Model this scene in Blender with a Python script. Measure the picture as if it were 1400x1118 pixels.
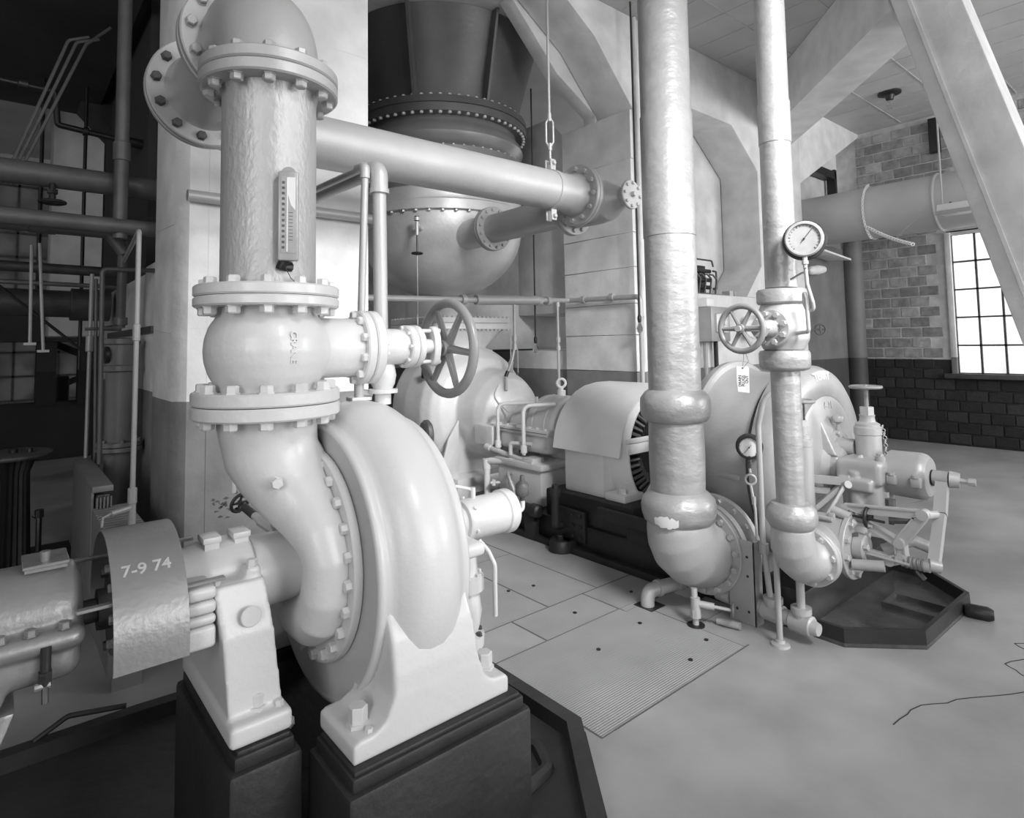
import bpy, bmesh, math, random
from mathutils import Vector as V, Matrix as MX
random.seed(7)
for o in list(bpy.data.objects): bpy.data.objects.remove(o)
S = bpy.context.scene
COL = S.collection
PI = math.pi
# ------------------------------------------------------------------ camera
cd = bpy.data.cameras.new('camera'); cam = bpy.data.objects.new('camera', cd); COL.objects.link(cam)
YAW, PIT, ROL = math.radians(50.3), math.radians(3.6), math.radians(0.9)
fw0 = V((math.cos(YAW), math.sin(YAW), 0)); rt0 = V((math.sin(YAW), -math.cos(YAW), 0)); up0 = V((0, 0, 1))
fw = fw0*math.cos(PIT) + up0*math.sin(PIT); up1 = up0*math.cos(PIT) - fw0*math.sin(PIT)
rt = rt0*math.cos(ROL) - up1*math.sin(ROL); up = up1*math.cos(ROL) + rt0*math.sin(ROL)
cam.matrix_world = MX(((rt.x, up.x, -fw.x, 0), (rt.y, up.y, -fw.y, 0), (rt.z, up.z, -fw.z, 1.8), (0, 0, 0, 1)))
cd.sensor_width = 36; cd.lens = 36*830/1400
cd.shift_x = (700-690)/1400; cd.shift_y = (417.78-559)/1400*-1*-1
cd.clip_start = 0.05; cd.clip_end = 200
S.camera = cam
# ------------------------------------------------------------------ world, lights, exposure
w = bpy.data.worlds.new('sky'); S.world = w; w.use_nodes = True
w.node_tree.nodes['Background'].inputs[0].default_value = (1, 1, 1, 1)
w.node_tree.nodes['Background'].inputs[1].default_value = 2.6
def area(name, loc, aim, sx, sy, power):
    l = bpy.data.lights.new(name, 'AREA'); l.shape = 'RECTANGLE'; l.size = sx; l.size_y = sy; l.energy = power
    o = bpy.data.objects.new(name, l); COL.objects.link(o); o.location = loc
    o.rotation_euler = (V(aim)-V(loc)).to_track_quat('-Z', 'Y').to_euler(); return o
# tall windows behind and to the right of the camera, plus added fill lights
area('daylight_and_fill', (4.2, -9.0, 3.2), (3.4, 3.2, 2.0), 6.5, 4.2, 1050)
area('daylight_and_fill', (-4.6, -2.2, 3.0), (4.2, 4.2, 1.2), 3.2, 3.4, 330)  # added fill from the left, brightens faces turned that way
area('daylight_and_fill', (10.9, -5.6, 3.4), (7.6, 3.5, 2.0), 2.6, 2.6, 660)
fl_ = area('machine_fill_light', (1.9, -1.9, 5.2), (4.0, 5.0, .9), 1.6, 1.6, 150); fl_.data.spread = math.radians(56)  # added unseen fill light to brighten the far machinery
area('daylight_and_fill', (-4.2, 7.6, 3.0), (1.5, 11.0, 1.8), 2.0, 2.4, 24)
S.view_settings.view_transform = 'Standard'; S.view_settings.look = 'None'
S.view_settings.gamma = 1; S.view_settings.use_curve_mapping = False
S.view_settings.exposure = -0.68
# ------------------------------------------------------------------ materials
def mat(name, c, rough=.5, metal=0., var=.12, scale=4., bump=.0, bscale=30., coat=0., stretch=(1, 1, 1), dado=None, emit=0, spec=.5):
    m = bpy.data.materials.new(name); m.use_nodes = True
    nt = m.node_tree; N = nt.nodes; L = nt.links
    b = N['Principled BSDF']; b.inputs['Roughness'].default_value = rough; b.inputs['Metallic'].default_value = metal
    b.inputs['Coat Weight'].default_value = coat; b.inputs['Coat Roughness'].default_value = .12
    b.inputs['Specular IOR Level'].default_value = spec
    g = N.new('ShaderNodeNewGeometry'); mp = N.new('ShaderNodeMapping'); mp.inputs['Scale'].default_value = stretch
    L.new(g.outputs['Position'], mp.inputs[0])
    n = N.new('ShaderNodeTexNoise'); n.inputs['Scale'].default_value = scale; n.inputs['Detail'].default_value = 6
    L.new(mp.outputs[0], n.inputs[0])
    r = N.new('ShaderNodeValToRGB'); e = r.color_ramp.elements
    e[0].position = .3; e[1].position = .72
    lo, hi = c*(1-var), min(1, c*(1+var)); e[0].color = (lo, lo, lo, 1); e[1].color = (hi, hi, hi, 1)
    L.new(n.outputs[0], r.inputs[0]); out = r.outputs[0]
    if dado:
        z0, cl = dado
        sp = N.new('ShaderNodeSeparateXYZ'); L.new(g.outputs['Position'], sp.inputs[0])
        lt = N.new('ShaderNodeMath'); lt.operation = 'LESS_THAN'; lt.inputs[1].default_value = z0; L.new(sp.outputs[2], lt.inputs[0])
        r2 = N.new('ShaderNodeValToRGB'); e = r2.color_ramp.elements; e[0].position = .3; e[1].position = .72
        e[0].color = (cl*.8,)*3+(1,); e[1].color = (cl*1.2,)*3+(1,); L.new(n.outputs[0], r2.inputs[0])
        mx = N.new('ShaderNodeMix'); mx.data_type = 'RGBA'; L.new(lt.outputs[0], mx.inputs[0]); L.new(out, mx.inputs[6]); L.new(r2.outputs[0], mx.inputs[7]); out = mx.outputs[2]
    L.new(out, b.inputs['Base Color'])
    if bump:
        n2 = N.new('ShaderNodeTexNoise'); n2.inputs['Scale'].default_value = bscale; n2.inputs['Detail'].default_value = 5; L.new(mp.outputs[0], n2.inputs[0])
        bp = N.new('ShaderNodeBump'); bp.inputs['Strength'].default_value = bump; bp.inputs['Distance'].default_value = .02
        L.new(n2.outputs[0], bp.inputs['Height']); L.new(bp.outputs[0], b.inputs['Normal'])
    if emit:
        b.inputs['Emission Color'].default_value = (1, 1, 1, 1); b.inputs['Emission Strength'].default_value = emit
    return m
M_WHITE = mat('white_gloss_paint', .63, .36, 0, .03, 3, .10, 40, .15)
M_WHITE2 = mat('off_white_paint', .80, .40, 0, .06, 4, .08, 40, .1)
M_ALUM = mat('aluminium_paint', .43, .46, .25, .06, 4, .08, 60)
M_ALUMD = mat('dark_aluminium_paint', .28, .36, .4, .10, 5, .08, 60)  # aluminium paint in a darker tone
M_RISER = mat('hammered_aluminium_paint', .44, .42, .25, .05, 4, .25, 50, 0, (1, 1, .6))
M_LAG = mat('aluminium_painted_lagging', .36, .40, .30, .06, 5, .60, 8, 0, (1, 1, 1.6))
M_GREY = mat('grey_machine_paint', .72, .36, .1, .08, 5, .08, 40)
M_MID = mat('mid_grey_machine_paint', .37, .38, .15, .1, 5, .08, 40)
M_WHEEL = mat('grey_enamel', .24, .34, 0, .06, 6)
M_IRON = mat('dull_iron', .10, .5, .3, .2, 9, .2, 50)
M_PIPE = mat('dull_grey_pipe_paint', .13, .45, .2, .15, 7, .1, 40)
M_BLACK = mat('black_paint', .018, .42, 0, .3, 5, .1, 30)
M_OILY = mat('oily_black_paint', .06, .14, 0, .4, 7, .15, 25, .3)
M_PLINTH = mat('dark_plinth_paint', .021, .5, 0, .25, 5, .15, 30)
M_TRAY = mat('dark_grey_tray_paint', .036, .5, 0, .3, 5, .15, 25)
M_CONC = mat('painted_concrete', .72, .7, 0, .14, 3.2, .35, 14, dado=(1.46, .23))
M_CONC2 = mat('bare_concrete', .64, .75, 0, .17, 3.0, .4, 12, dado=(1.46, .15))
M_CEIL = mat('ceiling_concrete', .50, .8, 0, .12, 1.5, .2, 10)
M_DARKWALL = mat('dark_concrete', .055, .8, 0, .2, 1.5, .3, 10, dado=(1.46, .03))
M_FLOOR = mat('polished_concrete_floor', .35, .36, 0, .20, 1.9, .05, 20)
M_GLASSW = mat('gauge_dial_white', .75, .4, 0, .03, 5)
M_SEAM = mat('floor_seam', .12, .7)
M_PIPE2 = mat('grey_pipe_paint', .24, .45, .2, .12, 7, .1, 40)
M_CORD = mat('black_cord', .02, .6)
M_CONE2 = mat('grey_shell_paint', .30, .36, .4, .14, 3, .1, 20)
M_CONE = mat('dark_grey_shell_paint', .11, .42, .2, .12, 3, .12, 20)
M_SHELL = mat('pale_grey_shell_paint', .62, .42, .3, .14, 3, .12, 25)
M_CHALK = mat('chalk', .46, .9, 0, .1, 40)
M_PAPER = mat('card_tag', .52, .8, 0, .08, 30)
M_INK = mat('ink', .03, .8)
M_DUCT = mat('duct_paint', .52, .5, .1, .08, 2)
def glass(name, c=.9, rough=.05):
    m = bpy.data.materials.new(name); m.use_nodes = True; b = m.node_tree.nodes['Principled BSDF']
    b.inputs['Base Color'].default_value = (c, c, c, 1); b.inputs['Transmission Weight'].default_value = 1; b.inputs['Roughness'].default_value = rough; b.inputs['IOR'].default_value = 1.2
    return m
M_GLASS = glass('lamp_glass')
def pane_mat(nm='dusty_window_glass', lo=.06, hi=.4, dc=.8):
    m = bpy.data.materials.new(nm); m.use_nodes = True; nt = m.node_tree; N = nt.nodes; L = nt.links
    N.remove(N['Principled BSDF']); t = N.new('ShaderNodeBsdfTransparent'); d = N.new('ShaderNodeBsdfDiffuse'); tl = N.new('ShaderNodeBsdfTranslucent'); mx = N.new('ShaderNodeMixShader'); m2 = N.new('ShaderNodeMixShader')
    g = N.new('ShaderNodeNewGeometry'); n = N.new('ShaderNodeTexNoise'); n.inputs['Scale'].default_value = 2.2; L.new(g.outputs['Position'], n.inputs[0])
    r = N.new('ShaderNodeValToRGB'); r.color_ramp.elements[0].position = .42; r.color_ramp.elements[0].color = (lo,)*3+(1,); r.color_ramp.elements[1].position = .75; r.color_ramp.elements[1].color = (hi,)*3+(1,)
    L.new(n.outputs[0], r.inputs[0]); L.new(r.outputs[0], mx.inputs[0]); m2.inputs[0].default_value = .5; d.inputs[0].default_value = (dc,)*3+(1,); tl.inputs[0].default_value = (dc,)*3+(1,)
    L.new(d.outputs[0], m2.inputs[1]); L.new(tl.outputs[0], m2.inputs[2]); L.new(t.outputs[0], mx.inputs[1]); L.new(m2.outputs[0], mx.inputs[2]); L.new(mx.outputs[0], N['Material Output'].inputs[0])
    return m
M_PANE = pane_mat()
M_PANE2 = pane_mat('grimy_window_glass', .90, 1.0, .16)
# ribbed floor plate: fine ribs as relief
def rib_mat():
    m = mat('ribbed_steel_plate', .36, .42, .05, .1, 3); nt = m.node_tree; N = nt.nodes; L = nt.links; b = N['Principled BSDF']
    g = N.new('ShaderNodeNewGeometry'); wv = N.new('ShaderNodeTexWave'); wv.bands_direction = 'Y'; wv.inputs['Scale'].default_value = 22; wv.inputs['Distortion'].default_value = 0
    L.new(g.outputs['Position'], wv.inputs[0]); bp = N.new('ShaderNodeBump'); bp.inputs['Strength'].default_value = .4; bp.inputs['Distance'].default_value = .005
    L.new(wv.outputs[1], bp.inputs['Height']); L.new(bp.outputs[0], b.inputs['Normal']); return m
M_RIB = rib_mat()
# ------------------------------------------------------------------ mesh helpers
def basis(ax):
    a = V(ax).normalized(); t = V((0, 0, 1)) if abs(a.z) < .9 else V((1, 0, 0))
    u = a.cross(t).normalized(); return a, u, a.cross(u).normalized()
class MB:
    def __init__(s): s.bm = bmesh.new()
    def _rings(s, rings, closed=False):
        bm = s.bm; prev = None; first = None
        for rg in rings:
            vs = [bm.verts.new(p) for p in rg]
            if prev is not None: s._bridge(prev, vs)
            else: first = vs
            prev = vs
        return first, prev
    def _bridge(s, a, b):
        n = max(len(a), len(b)); f = s.bm.faces.new
        for i in range(n):
            j = (i+1) % n
            if len(a) == 1: f((a[0], b[j], b[i]))
            elif len(b) == 1: f((a[i], a[j], b[0]))
            else: f((a[i], a[j], b[j], b[i]))
    def lathe(s, o, ax, prof, seg=32, closed=False):
        a, u, v = basis(ax); o = V(o); rings = []
        for t, r in prof:
            c = o+a*t
            rings.append([c] if r < 1e-6 else [c+(u*math.cos(k*2*PI/seg)+v*math.sin(k*2*PI/seg))*r for k in range(seg)])
        f, l = s._rings(rings)
        if closed: s._bridge(l, f); return s
        for e in (f, l):
            if len(e) > 2: s.bm.faces.new(e)
        return s
    def cyl(s, p, q, r, r2=None, seg=20, ch=0):
        p = V(p); q = V(q); L = (q-p).length; r2 = r if r2 is None else r2
        pr = [(0, r-ch), (ch, r), (L-ch, r2), (L, r2-ch)] if ch else [(0, r), (L, r2)]
        return s.lathe(p, q-p, pr, seg)
    def tube(s, pts, r, seg=12, cap=True):
        pts = [V(p) for p in pts]; n = len(pts); R = r if isinstance(r, (list, tuple)) else [r]*n
        t0 = (pts[1]-pts[0]).normalized(); _, u, v = basis(t0); rings = []; prev = t0
        for i in range(n):
            t = ((pts[min(i+1, n-1)]-pts[i]).normalized()+(pts[i]-pts[max(i-1, 0)]).normalized())
            t = t.normalized() if t.length > 1e-6 else prev
            q = prev.rotation_difference(t); u = q @ u; v = q @ v; prev = t
            rings.append([pts[i]+(u*math.cos(k*2*PI/seg)+v*math.sin(k*2*PI/seg))*R[i] for k in range(seg)])
        f, l = s._rings(rings)
        if cap: s.bm.faces.new(f); s.bm.faces.new(l)
        return s
    def torus(s, c, ax, R, r, seg=40, ms=10, a0=0, a1=2*PI):
        a, u, v = basis(ax); c = V(c); full = abs(a1-a0-2*PI) < 1e-6; rings = []
        for k in range(seg+(0 if full else 1)):
            th = a0+(a1-a0)*k/seg; d = u*math.cos(th)+v*math.sin(th)
            rings.append([c+d*(R+r*math.cos(m*2*PI/ms))+a*(r*math.sin(m*2*PI/ms)) for m in range(ms)])
        f, l = s._rings(rings)
        if full: s._bridge(l, f)
        else: s.bm.faces.new(f); s.bm.faces.new(l)
        return s
    def box(s, a, b, bev=0, seg=2):
        t = bmesh.new(); a = V(a); b = V(b)
        bmesh.ops.create_cube(t, size=1); c = (a+b)/2; d = b-a
        for v in t.verts: v.co = V((c.x+v.co.x*d.x, c.y+v.co.y*d.y, c.z+v.co.z*d.z))
        if bev: bmesh.ops.bevel(t, geom=t.edges[:], offset=bev, segments=seg, affect='EDGES', profile=.5)
        return s._add(t)
    def _add(s, t):
        me = bpy.data.meshes.new('tmp'); t.to_mesh(me); t.free(); s.bm.from_mesh(me); bpy.data.meshes.remove(me); return s
    def prism(s, poly, vec, bev=0):
        t = bmesh.new(); vec = V(vec); b = [t.verts.new(V(p)) for p in poly]; e = [t.verts.new(V(p)+vec) for p in poly]; n = len(b)
        t.faces.new(b); t.faces.new(e[::-1])
        for i in range(n): j = (i+1) % n; t.faces.new((b[j], b[i], e[i], e[j]))
        bmesh.ops.recalc_face_normals(t, faces=t.faces[:])
        if bev: bmesh.ops.bevel(t, geom=t.edges[:], offset=bev, segments=2, affect='EDGES', profile=.5)
        return s._add(t)
    def loft(s, rings):
        f, l = s._rings([[V(p) for p in r] for r in rings]); s.bm.faces.new(f); s.bm.faces.new(l); return s
    def hexb(s, p, ax, sz):
        a, u, v = basis(ax); p = V(p)
        return s.lathe(p, ax, [(0, sz), (sz*.95, sz), (sz*1.15, sz*.8)], 6)
    def bar(s, p, q, w, h, upv=(0, 0, 1)):
        p = V(p); q = V(q); a = (q-p).normalized(); u = a.cross(V(upv)).normalized(); v = u.cross(a)
        r = [(-w/2, -h/2), (w/2, -h/2), (w/2, h/2), (-w/2, h/2)]
        f, l = s._rings([[c+u*x+v*y for x, y in r] for c in (p, q)]); s.bm.faces.new(f); s.bm.faces.new(l); return s
def route(pts, R=.05, n=6):
    pts = [V(p) for p in pts]; out = [pts[0]]
    for i in range(1, len(pts)-1):
        a = (pts[i-1]-pts[i]); b = (pts[i+1]-pts[i]); la, lb = a.length, b.length; a.normalize(); b.normalize()
        ang = a.angle(b); d = min(R/math.tan(ang/2), la*.49, lb*.49)
        p0, p1 = pts[i]+a*d, pts[i]+b*d
        for k in range(n+1):
            t = k/n; out.append(p0*(1-t)**2+pts[i]*2*t*(1-t)+p1*t*t)
    out.append(pts[-1]); return out
def arc(c, a0, a1, r, n, f): return [f(c, a0+(a1-a0)*k/n, r) for k in range(n+1)]
WL = {}
def finish(me, sharp):
    for p in me.polygons: p.use_smooth = True
    me.set_sharp_from_angle(angle=math.radians(sharp))
def build(name, m, material, parent=None, kind=None, sharp=38, label=None):
    bmesh.ops.recalc_face_normals(m.bm, faces=m.bm.faces[:])
    base = WL.get(parent.name, V((0, 0, 0))) if parent else V((0, 0, 0))
    if parent: bmesh.ops.translate(m.bm, vec=-base, verts=m.bm.verts[:])
    me = bpy.data.meshes.new(name); m.bm.to_mesh(me); m.bm.free(); me.materials.append(material); finish(me, sharp)
    o = bpy.data.objects.new(name, me); COL.objects.link(o)
    if parent: o.parent = parent; WL[o.name] = base
    else: WL[o.name] = V((0, 0, 0))
    if kind: o['kind'] = kind
    if label: o['label'] = label
    return o
def cast(name, m, material, parent=None, voxel=.01, it=5, label=None):
    o = build(name, m, material, parent, label=label)
    r = o.modifiers.new('remesh', 'REMESH'); r.mode = 'VOXEL'; r.voxel_size = voxel; r.use_smooth_shade = True
    if it: s = o.modifiers.new('smooth', 'SMOOTH'); s.factor = .5; s.iterations = it
    bpy.context.view_layer.update(); dg = bpy.context.evaluated_depsgraph_get()
    me = bpy.data.meshes.new_from_object(o.evaluated_get(dg)); o.modifiers.clear(); old = o.data; o.data = me; bpy.data.meshes.remove(old); me.name = name
    for p in me.polygons: p.use_smooth = True
    return o
def tag(o, label, cat, group=None):
    o['label'] = label; o['category'] = cat
    if group: o['group'] = group
    return o
def thing(name, label, cat, loc, group=None):
    o = bpy.data.objects.new(name, None); COL.objects.link(o); o.location = loc; o.empty_display_size = .1
    WL[o.name] = V(loc); return tag(o, label, cat, group)
def struct(name, m, material, parent=None):
    o = build(name, m, material, parent)
    if not parent: o['kind'] = 'structure'
    return o
BOLT = {}
def bolt(parent, p, ax, sz, material, name='bolt'):
    k = material.name
    if k not in BOLT:
        m = MB(); m.lathe((0, 0, 0), (0, 0, 1), [(0, 1.18), (.16, 1.18), (.17, 1.0), (1.0, 1.0), (1.18, .82)], 6)
        bmesh.ops.recalc_face_normals(m.bm, faces=m.bm.faces[:])
        me = bpy.data.meshes.new('bolt'); m.bm.to_mesh(me); m.bm.free(); me.materials.append(material); BOLT[k] = me
    o = bpy.data.objects.new(name, BOLT[k]); COL.objects.link(o); o.parent = parent
    o.location = V(p)-WL.get(parent.name, V((0, 0, 0))); o.scale = (sz, sz, sz)
    o.rotation_euler = (V(ax).to_track_quat('Z', 'Y') @ MX.Rotation(random.random(), 4, 'Z').to_quaternion()).to_euler()
    WL[o.name] = V(p); return o
def circ(c, ax, R, n, ph=0):
    a, u, v = basis(ax); return [V(c)+(u*math.cos(ph+k*2*PI/n)+v*math.sin(ph+k*2*PI/n))*R for k in range(n)]
def bolts(parent, c, ax, R, n, sz, material, ph=0):
    for p in circ(c, ax, R, n, ph): bolt(parent, p, ax, sz, material)
def bolts_joined(name, parent, sets, material):
    m = MB()
    for c, ax, R, n, sz in sets:
        for p in circ(c, ax, R, n): m.hexb(p, ax, sz)
    return build(name, m, material, parent, kind='stuff')
def disc(m, c, ax, R, th, ch=.004, seg=48):
    return m.lathe(c, ax, [(0, R-ch), (ch, R), (th-ch, R), (th, R-ch)], seg)
def text(name, s, size, depth, material, parent, loc, xdir, ydir, bend=None):
    cu = bpy.data.curves.new(name, 'FONT'); cu.body = s; cu.size = size; cu.extrude = depth; cu.offset = size*.02; cu.align_x = 'CENTER'; cu.align_y = 'CENTER'
    t = bpy.data.objects.new(name+'_t', cu); COL.objects.link(t); bpy.context.view_layer.update()
    me = bpy.data.meshes.new_from_object(t.evaluated_get(bpy.context.evaluated_depsgraph_get())); bpy.data.objects.remove(t); bpy.data.curves.remove(cu)
    X = V(xdir).normalized(); Y = V(ydir).normalized(); Z = X.cross(Y)
    base = WL.get(parent.name, V((0, 0, 0)))
    for v in me.vertices:
        p = V(loc)+X*v.co.x+Y*v.co.y+Z*v.co.z
        if bend: p = bend(v.co)
        v.co = p-base
    me.materials.clear(); me.materials.append(material)
    o = bpy.data.objects.new(name, me); COL.objects.link(o); o.parent = parent; WL[o.name] = base; return o
def handwheel(m_or_none, parent, c, ax, R, r, nsp, material, hub=.04, name='handwheel', ph=0., dish=0):
    a, u, v = basis(ax); c = V(c); m = MB(); m.torus(c, ax, R, r, 48, 12)
    w_ = build(name, m, material, parent)
    m = MB(); m.cyl(c-a*(hub*.9+dish), c+a*hub*.7, hub, hub*.8, 16, hub*.15); build('hub', m, material, w_)
    for k in range(nsp):
        th = ph+k*2*PI/nsp; d = u*math.cos(th)+v*math.sin(th); m = MB(); m.tube([c-a*dish, c+d*R*.5-a*dish*.5, c+d*R], [r*.95, r*.75, r*.62], 8); build('spoke', m, material, w_)
    return w_
# ------------------------------------------------------------------ the setting
# floor (one slab with the shallow pits left dark by the base trays)
floor = struct('floor', MB().box((-5, -9.2, -.2), (12.3, 17, 0)), M_FLOOR)
SEAMS = []
def plate(x0, x1, y0, y1, h=.004, m=M_RIB):
    SEAMS.append((x0, x1, y0, y1))
    return build('floor_plate', MB().box((x0, y0, -.01), (x1, y1, .0012+h*.1)), m, floor)
plate(2.93, 3.42, 3.115, 4.10, .006); plate(2.33, 2.93, 3.115, 4.10, .004)
plate(2.6, 3.265, 2.78, 3.11, .006); plate(3.27, 3.80, 2.72, 3.11, .003, M_FLOOR); plate(2.16, 2.595, 2.78, 3.11, .003, M_FLOOR)
plate(2.16, 3.42, 1.955, 2.775, .005); plate(3.42, 3.82, 2.30, 2.715, .004); plate(3.425, 3.85, 3.115, 4.6, .003, M_FLOOR)
m = MB()
for x0, x1, y0, y1 in SEAMS:
    for a, b in (((x0, y0), (x1, y0)), ((x1, y0), (x1, y1)), ((x1, y1), (x0, y1)), ((x0, y1), (x0, y0))):
        w_ = random.choice((.0025, .004, .007)); m.bar((a[0], a[1], .0016), (b[0], b[1], .0016), w_, .0016)
for a, b, w_ in (((2.93, 3.9), (2.93, 3.12), .010), ((2.6, 3.11), (2.6, 2.78), .009), ((3.27, 2.95), (3.27, 2.74), .008), ((2.25, 1.955), (3.46, 1.955), .007)): m.bar((a[0], a[1], .002), (b[0], b[1], .002), w_, .002)
build('plate_seam', m, M_SEAM, floor, kind='stuff')
# cracks and holes in the floor
m = MB()
for pts in (((4.9, .75), (4.62, .95), (4.55, .82), (4.30, .93), (4.22, .80), (4.05, .78)), ((4.05, .78), (3.7, 1.0), (3.45, 1.12), (3.2, 1.15)), ((4.22, .80), (4.12, .62), (4.18, .45), (4.05, .3))):
    pp = [V((x, y, .0005)) for x, y in pts]; q = []
    for a, b in zip(pp, pp[1:]):
        for k in range(4): q.append(a.lerp(b, k/4)+V((random.uniform(-.012, .012), random.uniform(-.012, .012), 0)))
    for a, b in zip(q, q[1:]): m.bar(a, b, .005, .002)
for pts in (((.5, 3.5), (.55, 3.3), (.52, 3.2), (.57, 3.08)), ((.28, 3.6), (.36, 3.52), (.42, 3.51))):
    for a, b in zip(pts, pts[1:]): m.bar((a[0], a[1], .0005), (b[0], b[1], .0005), .006, .002)
build('crack', m, M_DARKWALL, floor, kind='stuff')
for x, y in ((3.1, 3.45), (3.0, 2.93), (3.2, 2.55), (2.75, 2.5), (3.05, 2.08), (3.32, 2.15), (2.9, 3.5), (3.55, 2.9)):
    build('lifting_hole', MB().cyl((x, y, 0), (x, y, .0075), .013, seg=10), M_BLACK, floor)
# ceiling
ceil = struct('ceiling', MB().box((-5, -9.2, 5.62), (12.3, 17, 5.85)), M_CEIL)
m = MB()
for k in range(14): m.box((5.4+k*.5, -3, 5.612), (5.415+k*.5, 4.3, 5.622))
for k in range(8): m.box((5, -2+k*.8, 5.612), (12.2, -1.985+k*.8, 5.622))
build('form_joint', m, M_CEIL, ceil, kind='stuff')
struct('wall_rear', MB().box((-5, -9.4, -.2), (12.5, -9.2, 5.85)), M_CONC)
struct('wall_left', MB().box((-5.2, -9.4, -.2), (-5, 3.6, 5.85)), M_CONC)
struct('trim_14', MB().box((-5.2, 3.6, -.2), (-5, 17.2, 5.85)), M_DARKWALL)
# ---- far wall with tall windows (left background)
fy = 15.0
m = MB(); m.box((-5, fy, -.2), (-1.2, fy+.3, 5.85)); m.box((-1.2, fy, -.2), (1.6, fy+.3, .85)); m.box((1.6, fy, -.2), (12.3, fy+.3, 5.85)); m.box((-1.2, fy, 5.5), (1.6, fy+.3, 5.85))
wb = struct('wall_back', m, M_CONC2)
wf = MB()
for k in range(9): wf.box((-1.2+k*.35-.02, fy+.08, .85), (-1.2+k*.35+.02, fy+.14, 5.5))
for k in range(11): wf.box((-1.2, fy+.08, .85+k*.465-.02), (1.6, fy+.14, .85+k*.465+.02))
w1 = struct('window_1', wf, M_IRON)
for i in range(8):
    for k in range(10): build('pane', MB().box((-1.18+i*.35, fy+.1, .87+k*.465), (-.87+i*.35, fy+.106, 1.295+k*.465)), M_PANE2, w1)
# far column and beams in the left background
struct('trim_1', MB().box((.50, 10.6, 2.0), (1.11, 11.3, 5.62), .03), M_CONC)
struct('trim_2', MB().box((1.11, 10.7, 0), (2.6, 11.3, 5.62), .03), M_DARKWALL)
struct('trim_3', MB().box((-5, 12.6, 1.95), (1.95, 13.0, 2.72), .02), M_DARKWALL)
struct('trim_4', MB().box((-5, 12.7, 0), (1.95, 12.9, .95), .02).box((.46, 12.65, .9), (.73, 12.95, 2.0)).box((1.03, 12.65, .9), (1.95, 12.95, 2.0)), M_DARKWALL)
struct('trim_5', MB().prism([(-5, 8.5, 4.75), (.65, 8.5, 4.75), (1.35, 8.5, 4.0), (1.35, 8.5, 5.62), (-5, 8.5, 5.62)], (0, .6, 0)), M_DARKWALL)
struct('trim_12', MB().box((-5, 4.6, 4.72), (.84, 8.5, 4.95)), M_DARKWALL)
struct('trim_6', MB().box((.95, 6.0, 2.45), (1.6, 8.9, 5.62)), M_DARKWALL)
# low wall between the near column and the background
pt = struct('wall_inner', MB().box((.95, 5.5, 0), (1.5, 8.8, 2.52), .02), M_CONC)
build('wall_ledge', MB().box((.93, 5.6, 1.93), (.955, 8.2, 1.99)), M_PIPE, pt)
# ---- near column
cx0, cx1, cy0, cy1 = .86, 2.212, 4.34, 5.06
m = MB().prism([(cx0+.07, cy0, 0), (cx1, cy0, 0), (cx1, cy1, 0), (cx0, cy1, 0), (cx0, cy0+.09, 0)], (0, 0, 5.62))
colm = struct('wall_column', m, M_CONC)
m = MB()
for z in (1.93, 2.78, 3.2, 4.1): m.box((cx0+.08, cy0-.0015, z), (cx1-.01, cy0+.002, z+.004))
for z in (1.9, 2.62, 3.5): m.bar((cx0-.001, cy0+.1, z), (cx0-.001, cy1, z+.04), .004, .004)
m.box((1.045, cy0-.0015, 0), (1.05, cy0+.002, 5.6))
build('form_joint', m, M_CONC2, colm, kind='stuff')
m = MB()
for k in range(46):
    x = random.uniform(1.08, 1.42); z = random.gauss(.76, .035); w_ = random.uniform(.008, .045); m.prism([(x, cy0-.002, z), (x+w_*.6, cy0-.002, z-random.uniform(.002, .01)), (x+w_, cy0-.002, z+random.uniform(.0, .008)), (x+w_*.5, cy0-.002, z+random.uniform(.004, .014))], (0, .004, 0))
build('paint_flake', m, M_IRON, colm, kind='stuff')
# ---- concrete frame: bay 1 (over the far pump) and bay 2 (niche)
zc = 5.62; Y0 = 4.34
def xz(pts, y0, y1): return MB().prism([(x, y0, z) for x, z in pts], (0, y1-y0, 0), .012)
# front pier between the bays with haunches, right of the first opening
frame = struct('wall_frame', xz([(5.60, 0), (5.90, 0), (5.90, zc), (4.25, zc), (4.95, 5.18), (5.60, 4.50)], Y0, 4.87), M_CONC)
struct('wall_frame_deep', xz([(5.55, 1.86), (5.9, 1.86), (5.9, zc), (4.2, zc), (4.9, 4.93), (5.55, 4.58)], 4.88, 5.08), M_CONC2)
# jamb of the pier: cast in boards
z = 0.0; hs = [.55, .48, .43, .42, .36, .42, .40, .46, .40, .58]
for i, h in enumerate(hs):
    d = random.uniform(.0, .014)
    build('board_course', MB().box((5.545-d, 4.35, z+.003), (5.62, 5.46 if z > 1.7 else 5.46, z+h-.003), .004, 1), M_CONC, frame); z += h
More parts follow.
